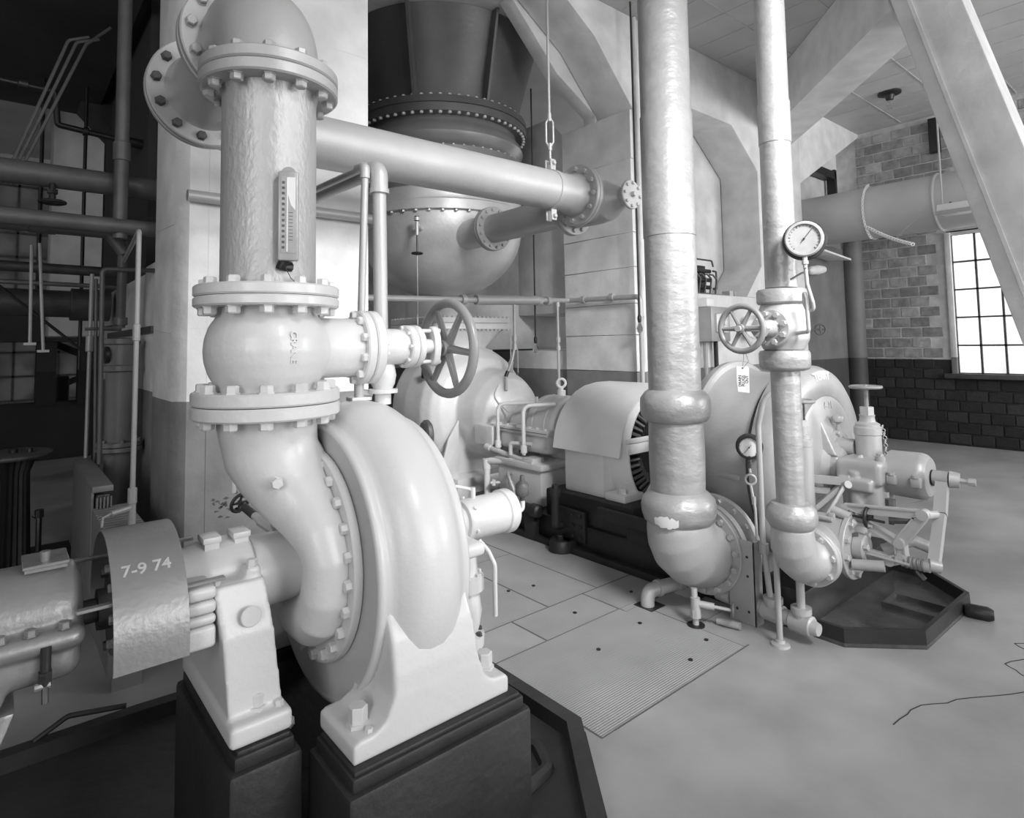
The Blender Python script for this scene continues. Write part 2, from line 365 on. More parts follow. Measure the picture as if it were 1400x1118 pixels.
# lower recess behind the gearbox
struct('wall_recess', MB().box((5.62, 5.47, 0), (6.6, 6.6, 1.70), .03), M_CONC)
struct('trim_7', MB().box((5.0, 6.62, 1.72), (9.5, 7.6, 2.45), .02), M_CONC)
struct('wall_recess_back', MB().box((2.3, 8.3, 0), (9.5, 8.5, 5.62)), M_CONC2)
struct('door_1', MB().box((5.3, 8.2, 0), (7.6, 8.29, 1.74), .01), M_DARKWALL)
dr = bpy.data.objects['door_1']
build('door_panel', MB().box((5.45, 8.16, .1), (6.4, 8.21, 1.66), .01), M_IRON, dr); build('door_panel', MB().box((6.45, 8.16, .1), (7.4, 8.21, 1.66), .01), M_IRON, dr)
build('hinge', MB().cyl((5.42, 8.15, 1.3), (5.42, 8.15, 1.5), .03), M_IRON, dr)
struct('wall_side_recess', xz([(5.75, 2.2), (6.6, 2.2), (6.6, 4.25), (5.75, 4.9)], 5.9, 6.6), M_CONC2)
# bay 2: wall with chamfered niche
niche = MB()
niche.box((5.9, Y0, 0), (8.45, 4.9, 2.40), .01)
niche.prism([(5.9, Y0, zc), (5.9, Y0, 4.80), (7.77, Y0, 4.80), (8.45, Y0, 4.26), (8.45, Y0, 2.86), (8.0, Y0, 2.40), (8.46, Y0, 2.40), (9.82, Y0, 2.4), (9.82, Y0, 4.30), (9.82, Y0, zc)], (0, .6, 0), .012)
niche.box((8.45, Y0, 0), (9.82, 4.94, 2.41))
struct('wall_niche', niche, M_CONC)
struct('wall_niche_back', MB().box((5.9, 4.95, 0), (9.9, 5.2, zc)), M_CONC)
# bay 3: recessed dark wall, light haunch, brick wall
struct('wall_bay', MB().box((9.82, 4.44, 0), (12.3, 4.7, 3.40)), mat('soiled_concrete', .15, .8, 0, .25, 2, .3, 10, dado=(1.46, .055)))
struct('wall_bay_upper', MB().box((9.82, 4.75, 3.7), (12.3, 5.0, zc)), M_CONC2)
struct('trim_8', MB().cyl((11.75, 4.36, 0), (11.75, 4.36, 3.7), .17, seg=24), mat('round_column_paint', .15, .6, 0, .2, 2, .2, 10, dado=(1.46, .05)))
struct('trim_9', xz([(9.82, 4.30), (12.3, 5.56), (12.3, zc), (9.82, zc)], Y0, 4.75), M_CONC)
struct('trim_10', MB().box((9.82, 4.60, 3.72), (12.3, 4.72, 3.80), .01).box((11.7, 4.55, 3.8), (11.78, 4.7, 4.9)).box((9.9, 4.55, 4.72), (11.75, 4.7, 4.86)), M_BLACK)
# diagonal beam and inclined strut of the frame
def obar(p, q, w, h, upv=(0, 0, 1)): return MB().bar(p, q, w, h, upv)
struct('trim_11', obar((9.45, 4.6, 5.25), (6.6, 1.75, 5.25), .54, .72), M_CONC)
st = struct('trim_13', MB().prism([(6.33, 2.06, 5.61), (6.33, 1.57, 5.61), (6.33, .20, 0), (6.33, .69, 0)], (.5, 0, 0), .02), M_CONC)
build('corner_batten', MB().bar((6.325, 1.92, 5.6), (6.325, .55, 0), .03, .03, (1, 0, 0)), M_CONC, st)
# ---- right wall: blocks, window
XW = 12.3
m = MB(); wy0, wy1, wz0, wz1 = 2.0, 3.06, 1.17, 3.56
m.box((XW, -9.2, -.2), (XW+.3, wy0, zc)); m.box((XW, wy1, -.2), (XW+.3, 5.0, zc)); m.box((XW, wy0, -.2), (XW+.3, wy1, wz0)); m.box((XW, wy0, wz1), (XW+.3, wy1, zc))
M_MORT = mat('mortar', .58, .9, 0, .2, 6, .3, 30, dado=(1.42, .03)); wr = struct('wall_right', m, M_MORT)
BR = [mat('block_face', c, .85, 0, .3, 9, .4, 40, dado=(1.42, d)) for c, d in ((.30, .028), (.37, .034), (.44, .042), (.25, .022))]
bh, bl = .178, .30; row = 0; z = .02; nb = 0
while z < zc-.1:
    y = 4.40 - (0 if row % 2 else bl/2)
    y1 = 4.40
    first = True
    while y1 > -.3:
        L = (bl/2 if (first and row % 2) else bl)*random.uniform(.96, 1.04); y0 = y1-L; first = False
        vis_lo = 1.9
        h = min(bh, zc-z)
        if not (y1 > wy0-.02 and y0 < wy1+.02 and z+h > wz0-.05 and z < wz1+.08) and y1 > vis_lo - .6*max(0, (2-z)/2):
            j = .006*random.random()
            build('block', MB().box((XW-.012-j, y0+.012, z+.011), (XW+.01, y1-.012, z+h-.011), .005, 1), random.choice(BR), wr); nb += 1; NB = nb
        y1 = y0
    z += bh; row += 1
wn = struct('window_2', MB().box((XW-.03, wy1-.05, wz0), (XW+.12, wy1+.03, wz1), .005).box((XW-.03, wy0-.03, wz0), (XW+.12, wy0+.05, wz1), .005).box((XW+.0, wy0, wz1-.05), (XW+.12, wy1, wz1+.02)), M_CONC)
build('sill', MB().box((XW-.12, wy0-.1, wz0-.06), (XW+.2, wy1+.12, wz0+.02), .01), M_IRON, wn)
m = MB(); ny, nz = 3, 5; dy = (wy1-wy0-.1)/ny; dz = (wz1-wz0-.06)/nz
for i in range(ny+1): m.box((XW+.03, wy0+.05+i*dy-.014, wz0), (XW+.07, wy0+.05+i*dy+.014, wz1-.03))
for k in range(nz+1): m.box((XW+.03, wy0+.05, wz0+.02+k*dz-.014), (XW+.07, wy1-.05, wz0+.02+k*dz+.014))
build('window_frame', m, M_IRON, wn)
for i in range(ny):
    for k in range(nz): build('pane', MB().box((XW+.048, wy0+.064+i*dy, wz0+.034+k*dz), (XW+.052, wy0+.036+(i+1)*dy, wz0+.006+(k+1)*dz)), M_PANE, wn)
# ================================================================== near pump set (axis along X at y=2.3, z=1.0)
AY, AZ = 2.3, 1.0
# base tray, octagonal
t = thing('base_tray', 'wide dark octagonal base tray with raised rim under the white pump', 'tray', (.8, 2.3, 0))
po = [(2.1, 2.0), (1.60, 1.36), (.9, 1.15), (-2.5, 1.15), (-2.5, 3.5), (.55, 3.5), (1.75, 3.42), (2.1, 2.95)]
m = MB(); m.prism([(x, y, .002) for x, y in po], (0, 0, .03)); build('tray_floor', m, M_TRAY, t)
def inset(po, d):
    c = V((sum(p[0] for p in po)/len(po), sum(p[1] for p in po)/len(po))); out = []
    n = len(po)
    for i in range(n):
        p0, p1, p2 = V(po[i-1]), V(po[i]), V(po[(i+1) % n]); e1 = (p1-p0).normalized(); e2 = (p2-p1).normalized()
        n1 = V((-e1.y, e1.x)); n2 = V((-e2.y, e2.x))
        if n1.dot(c-p1) < 0: n1 = -n1
        if n2.dot(c-p1) < 0: n2 = -n2
        b = (n1+n2).normalized(); out.append(p1+b*d/max(.3, b.dot(n1)))
    return out
def rim(po, z0, z1, w, slope=.02):
    m = MB(); n = len(po); o0 = po; o1 = inset(po, slope); i1 = inset(po, w); i0 = inset(po, w+.005); bm = m.bm
    R = [[bm.verts.new((p[0], p[1], z)) for p in pp] for pp, z in ((o0, z0), (o1, z1), (i1, z1), (i0, z0))]
    for a in range(4):
        A, B = R[a], R[(a+1) % 4]
        for i in range(n): j = (i+1) % n; bm.faces.new((A[i], A[j], B[j], B[i]))
    return m
build('tray_rim', rim(po, 0, .10, .09), M_TRAY, t)
m = MB(); m.tube(route([(1.62, 1.9, .035), (1.80, 1.93, .035), (1.86, 2.06, .035), (1.80, 2.2, .035), (1.64, 2.2, .035)], .06), .03, 8); build('drain_ring', m, M_TRAY, t)
m = MB(); m.tube(route([(.16, 3.46, .10), (.28, 3.46, .16), (.50, 3.42, .14)], .05), .012, 8); build('tray_handle', m, M_TRAY, t)
# plinths
def plinth(label, x0, x1, y0, y1, h):
    p = thing('plinth', label, 'plinth', ((x0+x1)/2, (y0+y1)/2, .03))
    build('plinth_block', MB().box((x0, y0, .03), (x1, y1, h-.05), .015).box((x0+.02, y0+.02, h-.06), (x1-.02, y1-.02, h-.012), .008), M_PLINTH, p)
    build('grout_bed', MB().box((x0+.03, y0+.03, h-.02), (x1-.03, y1-.03, h), .006), M_PLINTH, p); return p
plinth('dark plinth in front, carrying the near foot of the white pump', .80, 1.50, 1.69, 2.0, .555)
plinth('dark plinth at the back, carrying the rear foot of the white pump', .80, 1.50, 2.60, 2.9, .555)
plinth('narrow dark plinth under the white bearing pedestal', .545, .765, 1.94, 2.64, .60)
# ---- pump
pump = thing('centrifugal_pump', 'big white centrifugal pump with bolted side cover and sweeping suction bend', 'pump', (1.14, AY, .555))
def o(x, y=AY, z=AZ): return (x, y, z)
m = MB(); m.lathe(o(0), (1, 0, 0), [(.96, 0), (.96, .478), (.955, .484), (.953, .494), (.958, .504), (.97, .508), (.982, .505), (.992, .503), (1.002, .508), (1.015, .524), (1.04, .552), (1.075, .572), (1.12, .579), (1.17, .577), (1.215, .564), (1.25, .54), (1.272, .516), (1.285, .508), (1.30, .508), (1.312, .503), (1.318, .49), (1.318, 0)], 128)
build('casing', m, M_WHITE, pump, sharp=60)
m = MB()
for s in (1, -1):
    m = MB()
    y0, y1 = (1.745, 2.0) if s == 1 else (2.6, 2.855)
    web = [(.84, .555), (1.44, .555), (1.44, .605), (1.43, .618), (1.375, .622), (1.34, .645), (1.318, .70), (.978, .70), (.97, .68), (.95, .64), (.91, .620), (.855, .617), (.84, .605)]
    m.prism([(x, y0, z) for x, z in web], (0, y1-y0, 0))
    F = lambda x0, x1, d, z: [(x0, AY-s*(AY-1.745-d), z), (x1, AY-s*(AY-1.745-d), z), (x1, AY-s*.15, z), (x0, AY-s*.15, z)]
    m.loft([F(.978, 1.318, 0, .66), F(.98, 1.308, .004, .76), F(.98, 1.30, .022, .86), F(.98, 1.292, .065, .955), F(.985, 1.285, .16, 1.03)])
    cast('foot', m, M_WHITE, pump, .0085, 5)
m = MB(); disc(m, o(.925, AY, 1.025), (1, 0, 0), .388, .034, .006, 72); cov = build('suction_cover', m, M_WHITE, pump)
for p in circ(o(.926, AY, 1.025), (1, 0, 0), .354, 24, .07): bolt(cov, p, (-1, 0, 0), .0195, M_WHITE)
# suction bend
m = MB()
m.tube([(.765, 2.3, 1.60), (.768, 2.305, 1.53), (.785, 2.30, 1.41), (.807, 2.265, 1.344), (.832, 2.215, 1.276), (.858, 2.135, 1.21), (.875, 2.06, 1.142), (.885, 2.03, 1.07), (.888, 2.045, .96), (.892, 2.09, .885), (.90, 2.18, .83), (.91, 2.32, .81)],
       [.172, .175, .166, .150, .130, .108, .092, .085, .090, .094, .095, .09], 36)
m.tube([(.80, 2.30, 1.40), (.88, 2.30, 1.30), (.93, 2.28, 1.2)], [.15, .14, .13], 24)
m.lathe(o(0, AY, 1.03), (1, 0, 0), [(.865, .19), (.875, .25), (.895, .295), (.935, .315), (.96, .315)], 48)
m.tube([(.86, 2.03, 1.03), (.825, 2.0, 1.02)], [.035, .018], 12)
cast('suction_bend', m, M_WHITE, pump, .008, 6)
bolt(pump, (.735, 2.115, 1.34), (-.2, -1, .05), .02, M_WHITE, 'plug')
# packing gland sleeve
m = MB(); m.lathe(o(0), (1, 0, 0), [(.695, .122), (.70, .127), (.80, .124), (.93, .118)], 40); build('shaft_sleeve', m, M_WHITE, pump)
# outboard bearing
ob = MB()
ob.lathe(o(0), (1, 0, 0), [(1.30, .17), (1.36, .15), (1.42, .10), (1.50, .075), (1.62, .07), (1.66, .07)], 32)
ob.box((1.4, 2.12, .89), (1.64, 2.36, .95), .02); ob.prism([(1.30, 2.2, .80), (1.50, 2.2, .86), (1.62, 2.2, .94), (1.30, 2.2, .98)], (0, .12, 0))
cast('bearing_yoke', ob, M_WHITE, pump, .008, 4)
m = MB(); m.lathe(o(0), (1, 0, 0), [(1.625, .06), (1.63, .088), (1.64, .094), (1.855, .094), (1.86, .102), (1.905, .102), (1.915, .095), (1.915, 0)], 40); hb = build('bearing_housing', m, M_WHITE, pump)
for p in circ(o(1.66, 2.3, 1.0), (1, 0, 0), .094, 6, .3): bolt(hb, p, V(p)-V(o(1.66)), .008, M_WHITE)
m = MB(); m.tube(route([(1.42, 2.36, 1.18), (1.58, 2.34, 1.165), (1.70, 2.3, 1.13), (1.70, 2.3, 1.09)], .03), .008, 8); build('oil_line', m, M_WHITE, pump)
m = MB(); m.cyl((1.70, 2.3, 1.09), (1.70, 2.3, 1.14), .013); build('oil_line_nut', m, M_WHITE, pump)
m = MB(); m.tube(route([(1.68, 2.23, .92), (1.70, 2.19, .88), (1.72, 2.17, .82), (1.72, 2.17, .60)], .06), .011, 10); build('drain_line', m, M_WHITE, pump)
m = MB(); m.tube([(1.56, 2.2, .90), (1.56, 2.2, .80)], [.009, .012], 8); build('drain_cock', m, M_WHITE, pump)
m = MB(); m.tube(route([(1.90, 2.26, 1.0), (1.96, 2.25, 1.0), (1.96, 2.25, 1.06)], .02), .012, 8); oc = build('oiler_elbow', m, M_WHITE, pump)
m = MB(); m.lathe((1.96, 2.25, 1.045), (0, 0, 1), [(0, .012), (.02, .015), (.025, .03), (.035, .033), (.075, .033), (.085, .026), (.095, .012), (.12, .010), (.122, 0)], 20); build('oiler_cup', m, M_IRON, oc)
m = MB(); disc(m, (1.47, 2.36, 1.40), (1, -.25, 0), .064, .035, .01); gl = build('sight_lens', m, M_IRON, pump)
# drain valve and flanges low at the far side
m = MB(); m.lathe((1.66, 2.3, .50), (0, 0, 1), [(-.06, .05), (-.05, .075), (.0, .078), (.005, .045), (.03, .055), (.10, .068), (.16, .06), (.19, .05), (.195, .078), (.255, .078), (.26, .05), (.42, .045)], 28); dv = build('discharge_fitting', m, M_WHITE, pump)
for p in circ((1.66, 2.3, .755), (0, 0, 1), .062, 6, .4): bolt(dv, p, (0, 0, 1), .013, M_WHITE)
for p in circ((1.66, 2.3, .50), (0, 0, 1), .062, 6, .4): bolt(dv, p, (0, 0, 1), .013, M_IRON)
# foot bolts
for x, y in ((.895, 1.83), (1.395, 1.83), (.895, 2.77), (1.395, 2.77)):
    m = MB(); m.lathe((x, y, .615), (0, 0, 1), [(0, .036), (.014, .036), (.015, .030), (.060, .030), (.063, .027)], 6); build('foot_bolt', m, M_WHITE, pump)
bolt(pump, (.905, 1.775, .613), (0, 0, 1), .014, M_WHITE, 'set_screw')
bolt(pump, (.80, 2.25, .52), (0, 0, 1), .02, M_WHITE2, 'drain_plug'); bolt(pump, (.82, 2.2, .49), (-1, -.4, .4), .018, M_WHITE2, 'drain_plug')
# ---- inboard bearing pedestal
ped = thing('bearing_pedestal', 'white bearing pedestal standing beside the coupling guard', 'bearing', (.65, 2.28, .60))
m = MB(); m.box((.557, 1.975, .60), (.745, 2.60, .665), .012)
m.loft([[(.568, 2.03, .65), (.732, 2.03, .65), (.732, 2.56, .65), (.568, 2.56, .65)], [(.55, 2.04, .90), (.706, 2.04, .90), (.706, 2.55, .90), (.55, 2.55, .90)], [(.532, 2.085, 1.05), (.69, 2.085, 1.05), (.69, 2.52, 1.05), (.532, 2.52, 1.05)]])
cast('pedestal_body', m, M_WHITE, ped, .007, 3)
m = MB(); m.lathe((0, AY, 1.0), (1, 0, 0), [(.43, .09), (.445, .118), (.50, .13), (.545, .142), (.67, .148), (.69, .145)], 40)
m.box((.533, 2.092, 1.01), (.692, 2.51, 1.052), .012); m.box((.635, 2.10, 1.03), (.685, 2.17, 1.085), .012)
cast('bearing_cap', m, M_WHITE, ped, .0065, 3)
for x, y in ((.565, 2.27), (.66, 2.27)):
    m = MB(); m.box((x-.023, y-.035, 1.12), (x+.023, y+.035, 1.148)); m.box((x-.029, y-.041, 1.148), (x+.029, y+.041, 1.168), .004); build('oil_well_lid', m, M_WHITE, ped)
for k, (z0, z1) in enumerate(((1.03, 1.068), (.988, 1.026), (.955, .985), (.885, .952))):
    build('end_lug', MB().box((.452, 2.06, z0), (.537, 2.2, z1), .013, 3), M_WHITE, ped)
bolt(ped, (.66, 2.125, 1.082), (0, 0, 1), .019, M_WHITE); bolt(ped, (.55, 2.115, 1.05), (0, 0, 1), .012, M_WHITE)
m = MB(); disc(m, (.632, 2.041, .955), (0, -1, 0), .032, .008, .003); build('boss', m, M_WHITE, ped)
m = MB(); m.lathe((.655, 2.055, .665), (0, 0, 1), [(0, .040), (.012, .040), (.013, .033), (.045, .033), (.05, .028)], 6); build('foot_bolt', m, M_WHITE, ped)
bolt(ped, (.715, 2.02, .665), (0, 0, 1), .014, M_WHITE, 'set_screw')
# ---- coupling guard
gd = thing('coupling_guard', 'arched silver sheet metal guard over the pump coupling, with chalk numbers', 'guard', (.36, 2.3, .9))
def archsheet(x0, x1, yc, zc_, R, zb, th):
    out = [(yc-R, zb)]+[(yc-R*math.cos(a*PI/24), zc_+R*math.sin(a*PI/24)) for a in range(25)]+[(yc+R, zb)]
    inn = [(yc-(R-th), zb)]+[(yc-(R-th)*math.cos(a*PI/24), zc_+(R-th)*math.sin(a*PI/24)) for a in range(25)]+[(yc+R-th, zb)]
    m = MB(); bm = m.bm; A = [[bm.verts.new((x, y, z)) for y, z in pr] for x, pr in ((x0, out), (x1, out), (x1, inn), (x0, inn))]
    for i in range(4):
        P, Q = A[i], A[(i+1) % 4]
        for k in range(len(out)-1): bm.faces.new((P[k], P[k+1], Q[k+1], Q[k]))
    for k in (0, -1): bm.faces.new([A[i][k] for i in range(4)])
    return m
build('guard_sheet', archsheet(.262, .452, 2.3, .945, .287, .905, .005), M_ALUMD, gd)
for y, z in ((2.085, 1.075), (2.50, 1.10)):
    build('guard_strap', MB().box((.18, y-.012, z), (.565, y+.012, z+.01), .002, 1), M_ALUMD, gd)
def gbend(co):
    t = math.radians(47)+co.y/.29; R = .2872+co.z
    return V((.352+co.x, 2.3-R*math.cos(t), .945+R*math.sin(t)))
text('chalk_numbers', '7-9 74', .05, .0006, M_CHALK, gd, (0, 0, 0), (1, 0, 0), (0, 0, 1), gbend)
# ---- shaft coupling in the guard, drive unit at the left edge
cp = thing('shaft_coupling', 'dark bolted shaft coupling half hidden inside the silver guard', 'coupling', (.36, AY, .9))
m = MB(); m.lathe((0, AY, AZ), (1, 0, 0), [(.19, .035), (.25, .035), (.251, .06), (.285, .06), (.286, .14), (.335, .14), (.336, .11), (.345, .11), (.346, .14), (.40, .14), (.401, .06), (.44, .06), (.441, .035), (.46, .035)], 32); build('coupling_hub', m, M_IRON, cp)
bolts(cp, (.286, AY, AZ), (-1, 0, 0), .115, 8, .014, M_ALUMD)
dm = thing('drive_gearbox', 'silver split drive casing at the left edge with small inspection lid', 'gearbox', (-.1, AY, .62))
m = MB(); m.lathe((0, AY, 1.03), (1, 0, 0), [(-.8, .145), (.15, .145), (.19, .135), (.208, .10), (.212, 0)], 40)
m.box((-.8, 2.11, .97), (.212, 2.49, 1.03), .03, 3); m.box((-.8, 2.14, .88), (.205, 2.46, 1.0), .045, 4)
m.loft([[(-.8, 2.14, .95), (.06, 2.14, .95), (.06, 2.46, .95), (-.8, 2.46, .95)], [(-.8, 2.15, .82), (.03, 2.15, .86), (.03, 2.45, .86), (-.8, 2.45, .82)], [(-.8, 2.18, .60), (-.14, 2.18, .60), (-.14, 2.42, .60), (-.8, 2.42, .60)]])
cast('gear_case', m, M_ALUMD, dm, .007, 3)
m = MB(); m.box((.07, 2.235, 1.168), (.17, 2.37, 1.178)); m.box((.065, 2.23, 1.178), (.175, 2.375, 1.188), .002, 1); build('inspection_lid', m, M_ALUMD, dm)
m = MB(); m.cyl((.118, 2.27, 1.186), (.118, 2.27, 1.215), .011, .013); build('breather', m, M_ALUMD, dm)
for x in (-.02, .02, .085, .16): bolt(dm, (x, 2.135, 1.03), (0, 0, 1), .015, M_ALUMD)
m = MB(); m.cyl((.118, 2.115, .935), (.118, 2.115, 1.0), .013, seg=14); m.cyl((.118, 2.115, .90), (.118, 2.115, .935), .017, seg=6); m.tube([(.118, 2.115, .91), (.118, 2.10, .885), (.118, 2.09, .86)], .008, 8); build('sight_gauge', m, M_BLACK, dm)
build('drain_cock', MB().cyl((.095, 2.11, .90), (.13, 2.11, .90), .010, seg=8), M_ALUMD, dm)
build('support_leg', MB().prism([(.02, 2.16, .83), (.06, 2.16, .83), (-.24, 2.16, .03), (-.45, 2.16, .03)], (0, .28, 0), .01), M_ALUMD, dm)
# ---- gate valve on the suction line
RX = .765
gv = thing('gate_valve', 'large white gate valve lying on its side with grey spoked handwheel', 'valve', (RX, AY, 1.60))
m = MB(); m.lathe((RX, AY, 0), (0, 0, 1), [(1.60, .15), (1.63, .172), (1.66, .176), (1.70, .20), (1.745, .215), (1.79, .22), (1.835, .215), (1.88, .20), (1.915, .176), (1.95, .172), (1.97, .15)], 48)
m.loft([[(x, AY+ry*math.cos(a*PI/16), 1.795+rz*math.sin(a*PI/16)) for a in range(32)] for x, ry, rz in ((RX, .115, .13), (.93, .10, .122), (1.0, .096, .118), (1.06, .096, .118), (1.13, .096, .118))])
cast('valve_body', m, M_WHITE, gv, .0075, 6)
def fl(name, c, ax, R, th, parent, material, n, sz, Rb=None, both=True, ph=.1):
    m = MB(); disc(m, c, ax, R, th, .006, 64); f = build(name, m, material, parent); a = V(ax).normalized()
    return f
f1 = fl('flange', (RX, AY, 1.945), (0, 0, 1), .254, .036, gv, M_WHITE, 0, 0)
f2 = fl('flange', (RX, AY, 1.60), (0, 0, 1), .257, .046, gv, M_WHITE, 0, 0)
f3 = fl('flange', (RX, AY, 1.551), (0, 0, 1), .257, .046, pump, M_WHITE, 0, 0)
for p in circ((RX, AY, 1.945), (0, 0, 1), .216, 12, .18): bolt(f1, p, (0, 0, -1), .024, M_WHITE)
for p in circ((RX, AY, 1.646), (0, 0, 1), .218, 12, .18): bolt(f2, p, (0, 0, 1), .024, M_WHITE)
for p in circ((RX, AY, 1.551), (0, 0, 1), .218, 12, .18): bolt(f3, p, (0, 0, -1), .024, M_WHITE)
def ov(x0, x1, ry, rz, ch=.006, cz=1.795):
    m = MB(); m.loft([[(x, AY+(ry-d)*math.cos(a*PI/24), cz+(rz-d)*math.sin(a*PI/24)) for a in range(48)] for x, d in ((x0, ch), (x0+ch, 0), (x1-ch, 0), (x1, ch))]); return m
b1 = build('bonnet_flange', ov(1.115, 1.155, .125, .150), M_WHITE, gv); b2 = build('bonnet_flange', ov(1.157, 1.20, .125, .150), M_WHITE, gv)
for a in range(10):
    th = (a+.5)*PI/5; p = (1.115, AY+.106*math.cos(th), 1.795+.131*math.sin(th)); bolt(b1, p, (-1, 0, 0), .0175, M_WHITE)
m = MB(); m.lathe((0, AY, 1.795), (1, 0, 0), [(1.195, .085), (1.21, .078), (1.30, .076), (1.33, .072), (1.335, .07)], 36); bn = build('bonnet', m, M_WHITE, gv)
for z in (1.81, 1.77): bolt(bn, (1.22, AY-.076, z), (0, -1, 0), .009, M_WHITE)
m = MB(); disc(m, (1.335, AY, 1.795), (1, 0, 0), .092, .038, .006, 40); disc(m, (1.375, AY, 1.795), (1, 0, 0), .092, .03, .006, 40); pf = build('packing_flange', m, M_WHITE, gv)
bolts(pf, (1.336, AY, 1.795), (-1, 0, 0), .08, 8, .010, M_WHITE)
m = MB(); m.cyl((1.40, AY, 1.795), (1.49, AY, 1.795), .036, .030); build('gland', m, M_WHITE, gv)
for z in (1.795+.068, 1.795-.068):
    build('yoke_rod', MB().cyl((1.40, AY, z), (1.52, AY, z), .009, seg=10), M_WHITE, gv); bolt(gv, (1.512, AY, z), (1, 0, 0), .012, M_WHITE)
build('yoke_plate', ov(1.475, 1.508, .045, .088, .005), M_WHITE, gv)
build('stem', MB().cyl((1.50, AY, 1.795), (1.60, AY, 1.795), .015), M_WHEEL, gv)
handwheel(None, gv, (1.565, AY, 1.785), (1, 0, 0), .205, .022, 6, M_WHEEL, .036, 'handwheel', .12)
t2 = text('cast_lettering', 'CRANE', .035, .0015, M_WHITE, gv, (0, 0, 0), (1, 0, 0), (0, 0, 1), bend=lambda co: V((RX+(.2205+co.z-1.6*co.x*co.x)*math.cos(-1.5+co.y/.22), AY+(.2205+co.z-1.6*co.x*co.x)*math.sin(-1.5+co.y/.22), 1.80-co.x)))
# ---- suction riser, elbow, header
rs = thing('suction_riser', 'thick silver riser pipe with elbow, standing on the white gate valve', 'pipe', (RX, AY, 1.985))
m = MB(); m.lathe((RX, AY, 0), (0, 0, 1), [(2.02, .172), (2.03, .168), (2.73, .168), (2.755, .176)], 64); build('pipe_barrel', m, M_RISER, rs)
f = fl('flange', (RX, AY, 1.983), (0, 0, 1), .254, .040, rs, M_WHITE, 0, 0)
for p in circ((RX, AY, 2.022), (0, 0, 1), .216, 12, .18): bolt(f, p, (0, 0, 1), .022, M_WHITE)
f = fl('flange', (RX, AY, 2.752), (0, 0, 1), .248, .045, rs, M_ALUM, 0, 0); g = fl('flange', (RX, AY, 2.799), (0, 0, 1), .248, .045, rs, M_ALUM, 0, 0)
for p in circ((RX, AY, 2.752), (0, 0, 1), .210, 12, .18): bolt(f, p, (0, 0, -1), .022, M_ALUM)
for p in circ((RX, AY, 2.844), (0, 0, 1), .210, 12, .18): bolt(g, p, (0, 0, 1), .022, M_ALUM)
ZH = 3.085
m = MB(); pts = [(RX, AY, 2.83)]+[(RX, AY+.245*(1-math.cos(k*PI/24)), 2.84+.245*math.sin(k*PI/24)) for k in range(13)]+[(RX, AY+.30, ZH)]
m.tube(pts, [.185]+[.178]*13+[.175], 48); build('elbow', m, M_ALUM, rs)
f = fl('flange', (RX, 2.60, ZH), (0, 1, 0), .255, .04, rs, M_ALUM, 0, 0); g = fl('flange', (RX, 2.643, ZH), (0, 1, 0), .255, .04, rs, M_ALUM, 0, 0)
for p in circ((RX, 2.60, ZH), (0, 1, 0), .216, 12, .1): bolt(f, p, (0, -1, 0), .022, M_ALUM)
for p in circ((RX, 2.683, ZH), (0, 1, 0), .216, 12, .1): bolt(g, p, (0, 1, 0), .022, M_ALUM)
m = MB(); m.lathe((RX, 0, ZH), (0, 1, 0), [(2.68, .185), (2.71, .172), (3.20, .172), (3.245, .195)], 48); build('pipe_barrel', m, M_ALUM, rs)
f = fl('flange', (RX, 3.24, ZH), (0, 1, 0), .27, .035, rs, M_ALUM, 0, 0); g = fl('flange', (RX, 3.277, ZH), (0, 1, 0), .27, .035, rs, M_ALUM, 0, 0)
for p in circ((RX, 3.24, ZH), (0, 1, 0), .228, 12, .1): bolt(f, p, (0, -1, 0), .022, M_IRON)
# header to the condenser
HY = 3.62
hd = thing('overhead_header', 'long silver overhead pipe running from the riser to the condenser', 'pipe', (2.4, HY, ZH-.18))
m = MB(); m.tube([(RX, 3.31, ZH)]+[(RX+.26*(1-math.cos(k*PI/20)), 3.36+.26*math.sin(k*PI/20), ZH) for k in range(11)]+[(1.2, HY, ZH), (3.80, HY, ZH)], .163, 48); build('pipe_barrel', m, M_ALUM, hd)
m = MB(); m.lathe((0, HY, ZH), (1, 0, 0), [(3.70, .163), (3.80, .185), (3.83, .19)], 40); build('pipe_hub', m, M_ALUM, hd)
f = fl('flange', (3.82, HY, ZH), (1, 0, 0), .265, .035, hd, M_ALUM, 0, 0); g = fl('flange', (3.857, HY, ZH), (1, 0, 0), .265, .035, hd, M_ALUM, 0, 0)
for p in circ((3.82, HY, ZH), (1, 0, 0), .225, 12, .1): bolt(f, p, (-1, 0, 0), .022, M_ALUM)
TX = 4.11
m = MB(); m.tube([(3.88, HY, ZH), (3.99, HY, ZH-.01), (TX+.03, HY+.02, ZH-.03)], [.20, .20, .18], 32); m.lathe((TX, 0, ZH-.03), (0, 1, 0), [(HY-.30, .07), (HY-.24, .12), (HY-.14, .18), (HY, .195), (HY+.3, .185)], 32); cast('tee', m, M_ALUM, hd, .012, 5)
f = fl('flange', (TX, HY+.28, ZH-.03), (0, 1, 0), .25, .035, hd, M_ALUM, 0, 0); g = fl('flange', (TX, HY+.317, ZH-.03), (0, 1, 0), .25, .035, hd, M_ALUM, 0, 0)
for p in circ((TX, HY+.28, ZH-.03), (0, 1, 0), .21, 12, .1): bolt(f, p, (0, -1, 0), .02, M_ALUM)
m = MB(); m.cyl((TX, HY-.2, ZH-.03), (TX, 3.26, ZH-.03), .068, seg=24); build('nozzle', m, M_ALUM, hd)
f = fl('blind_flange', (TX, 3.225, ZH-.03), (0, 1, 0), .125, .03, hd, M_ALUM, 0, 0)
for p in circ((TX, 3.225, ZH-.03), (0, 1, 0), .1, 8, .1): bolt(f, p, (0, -1, 0), .014, M_ALUM)
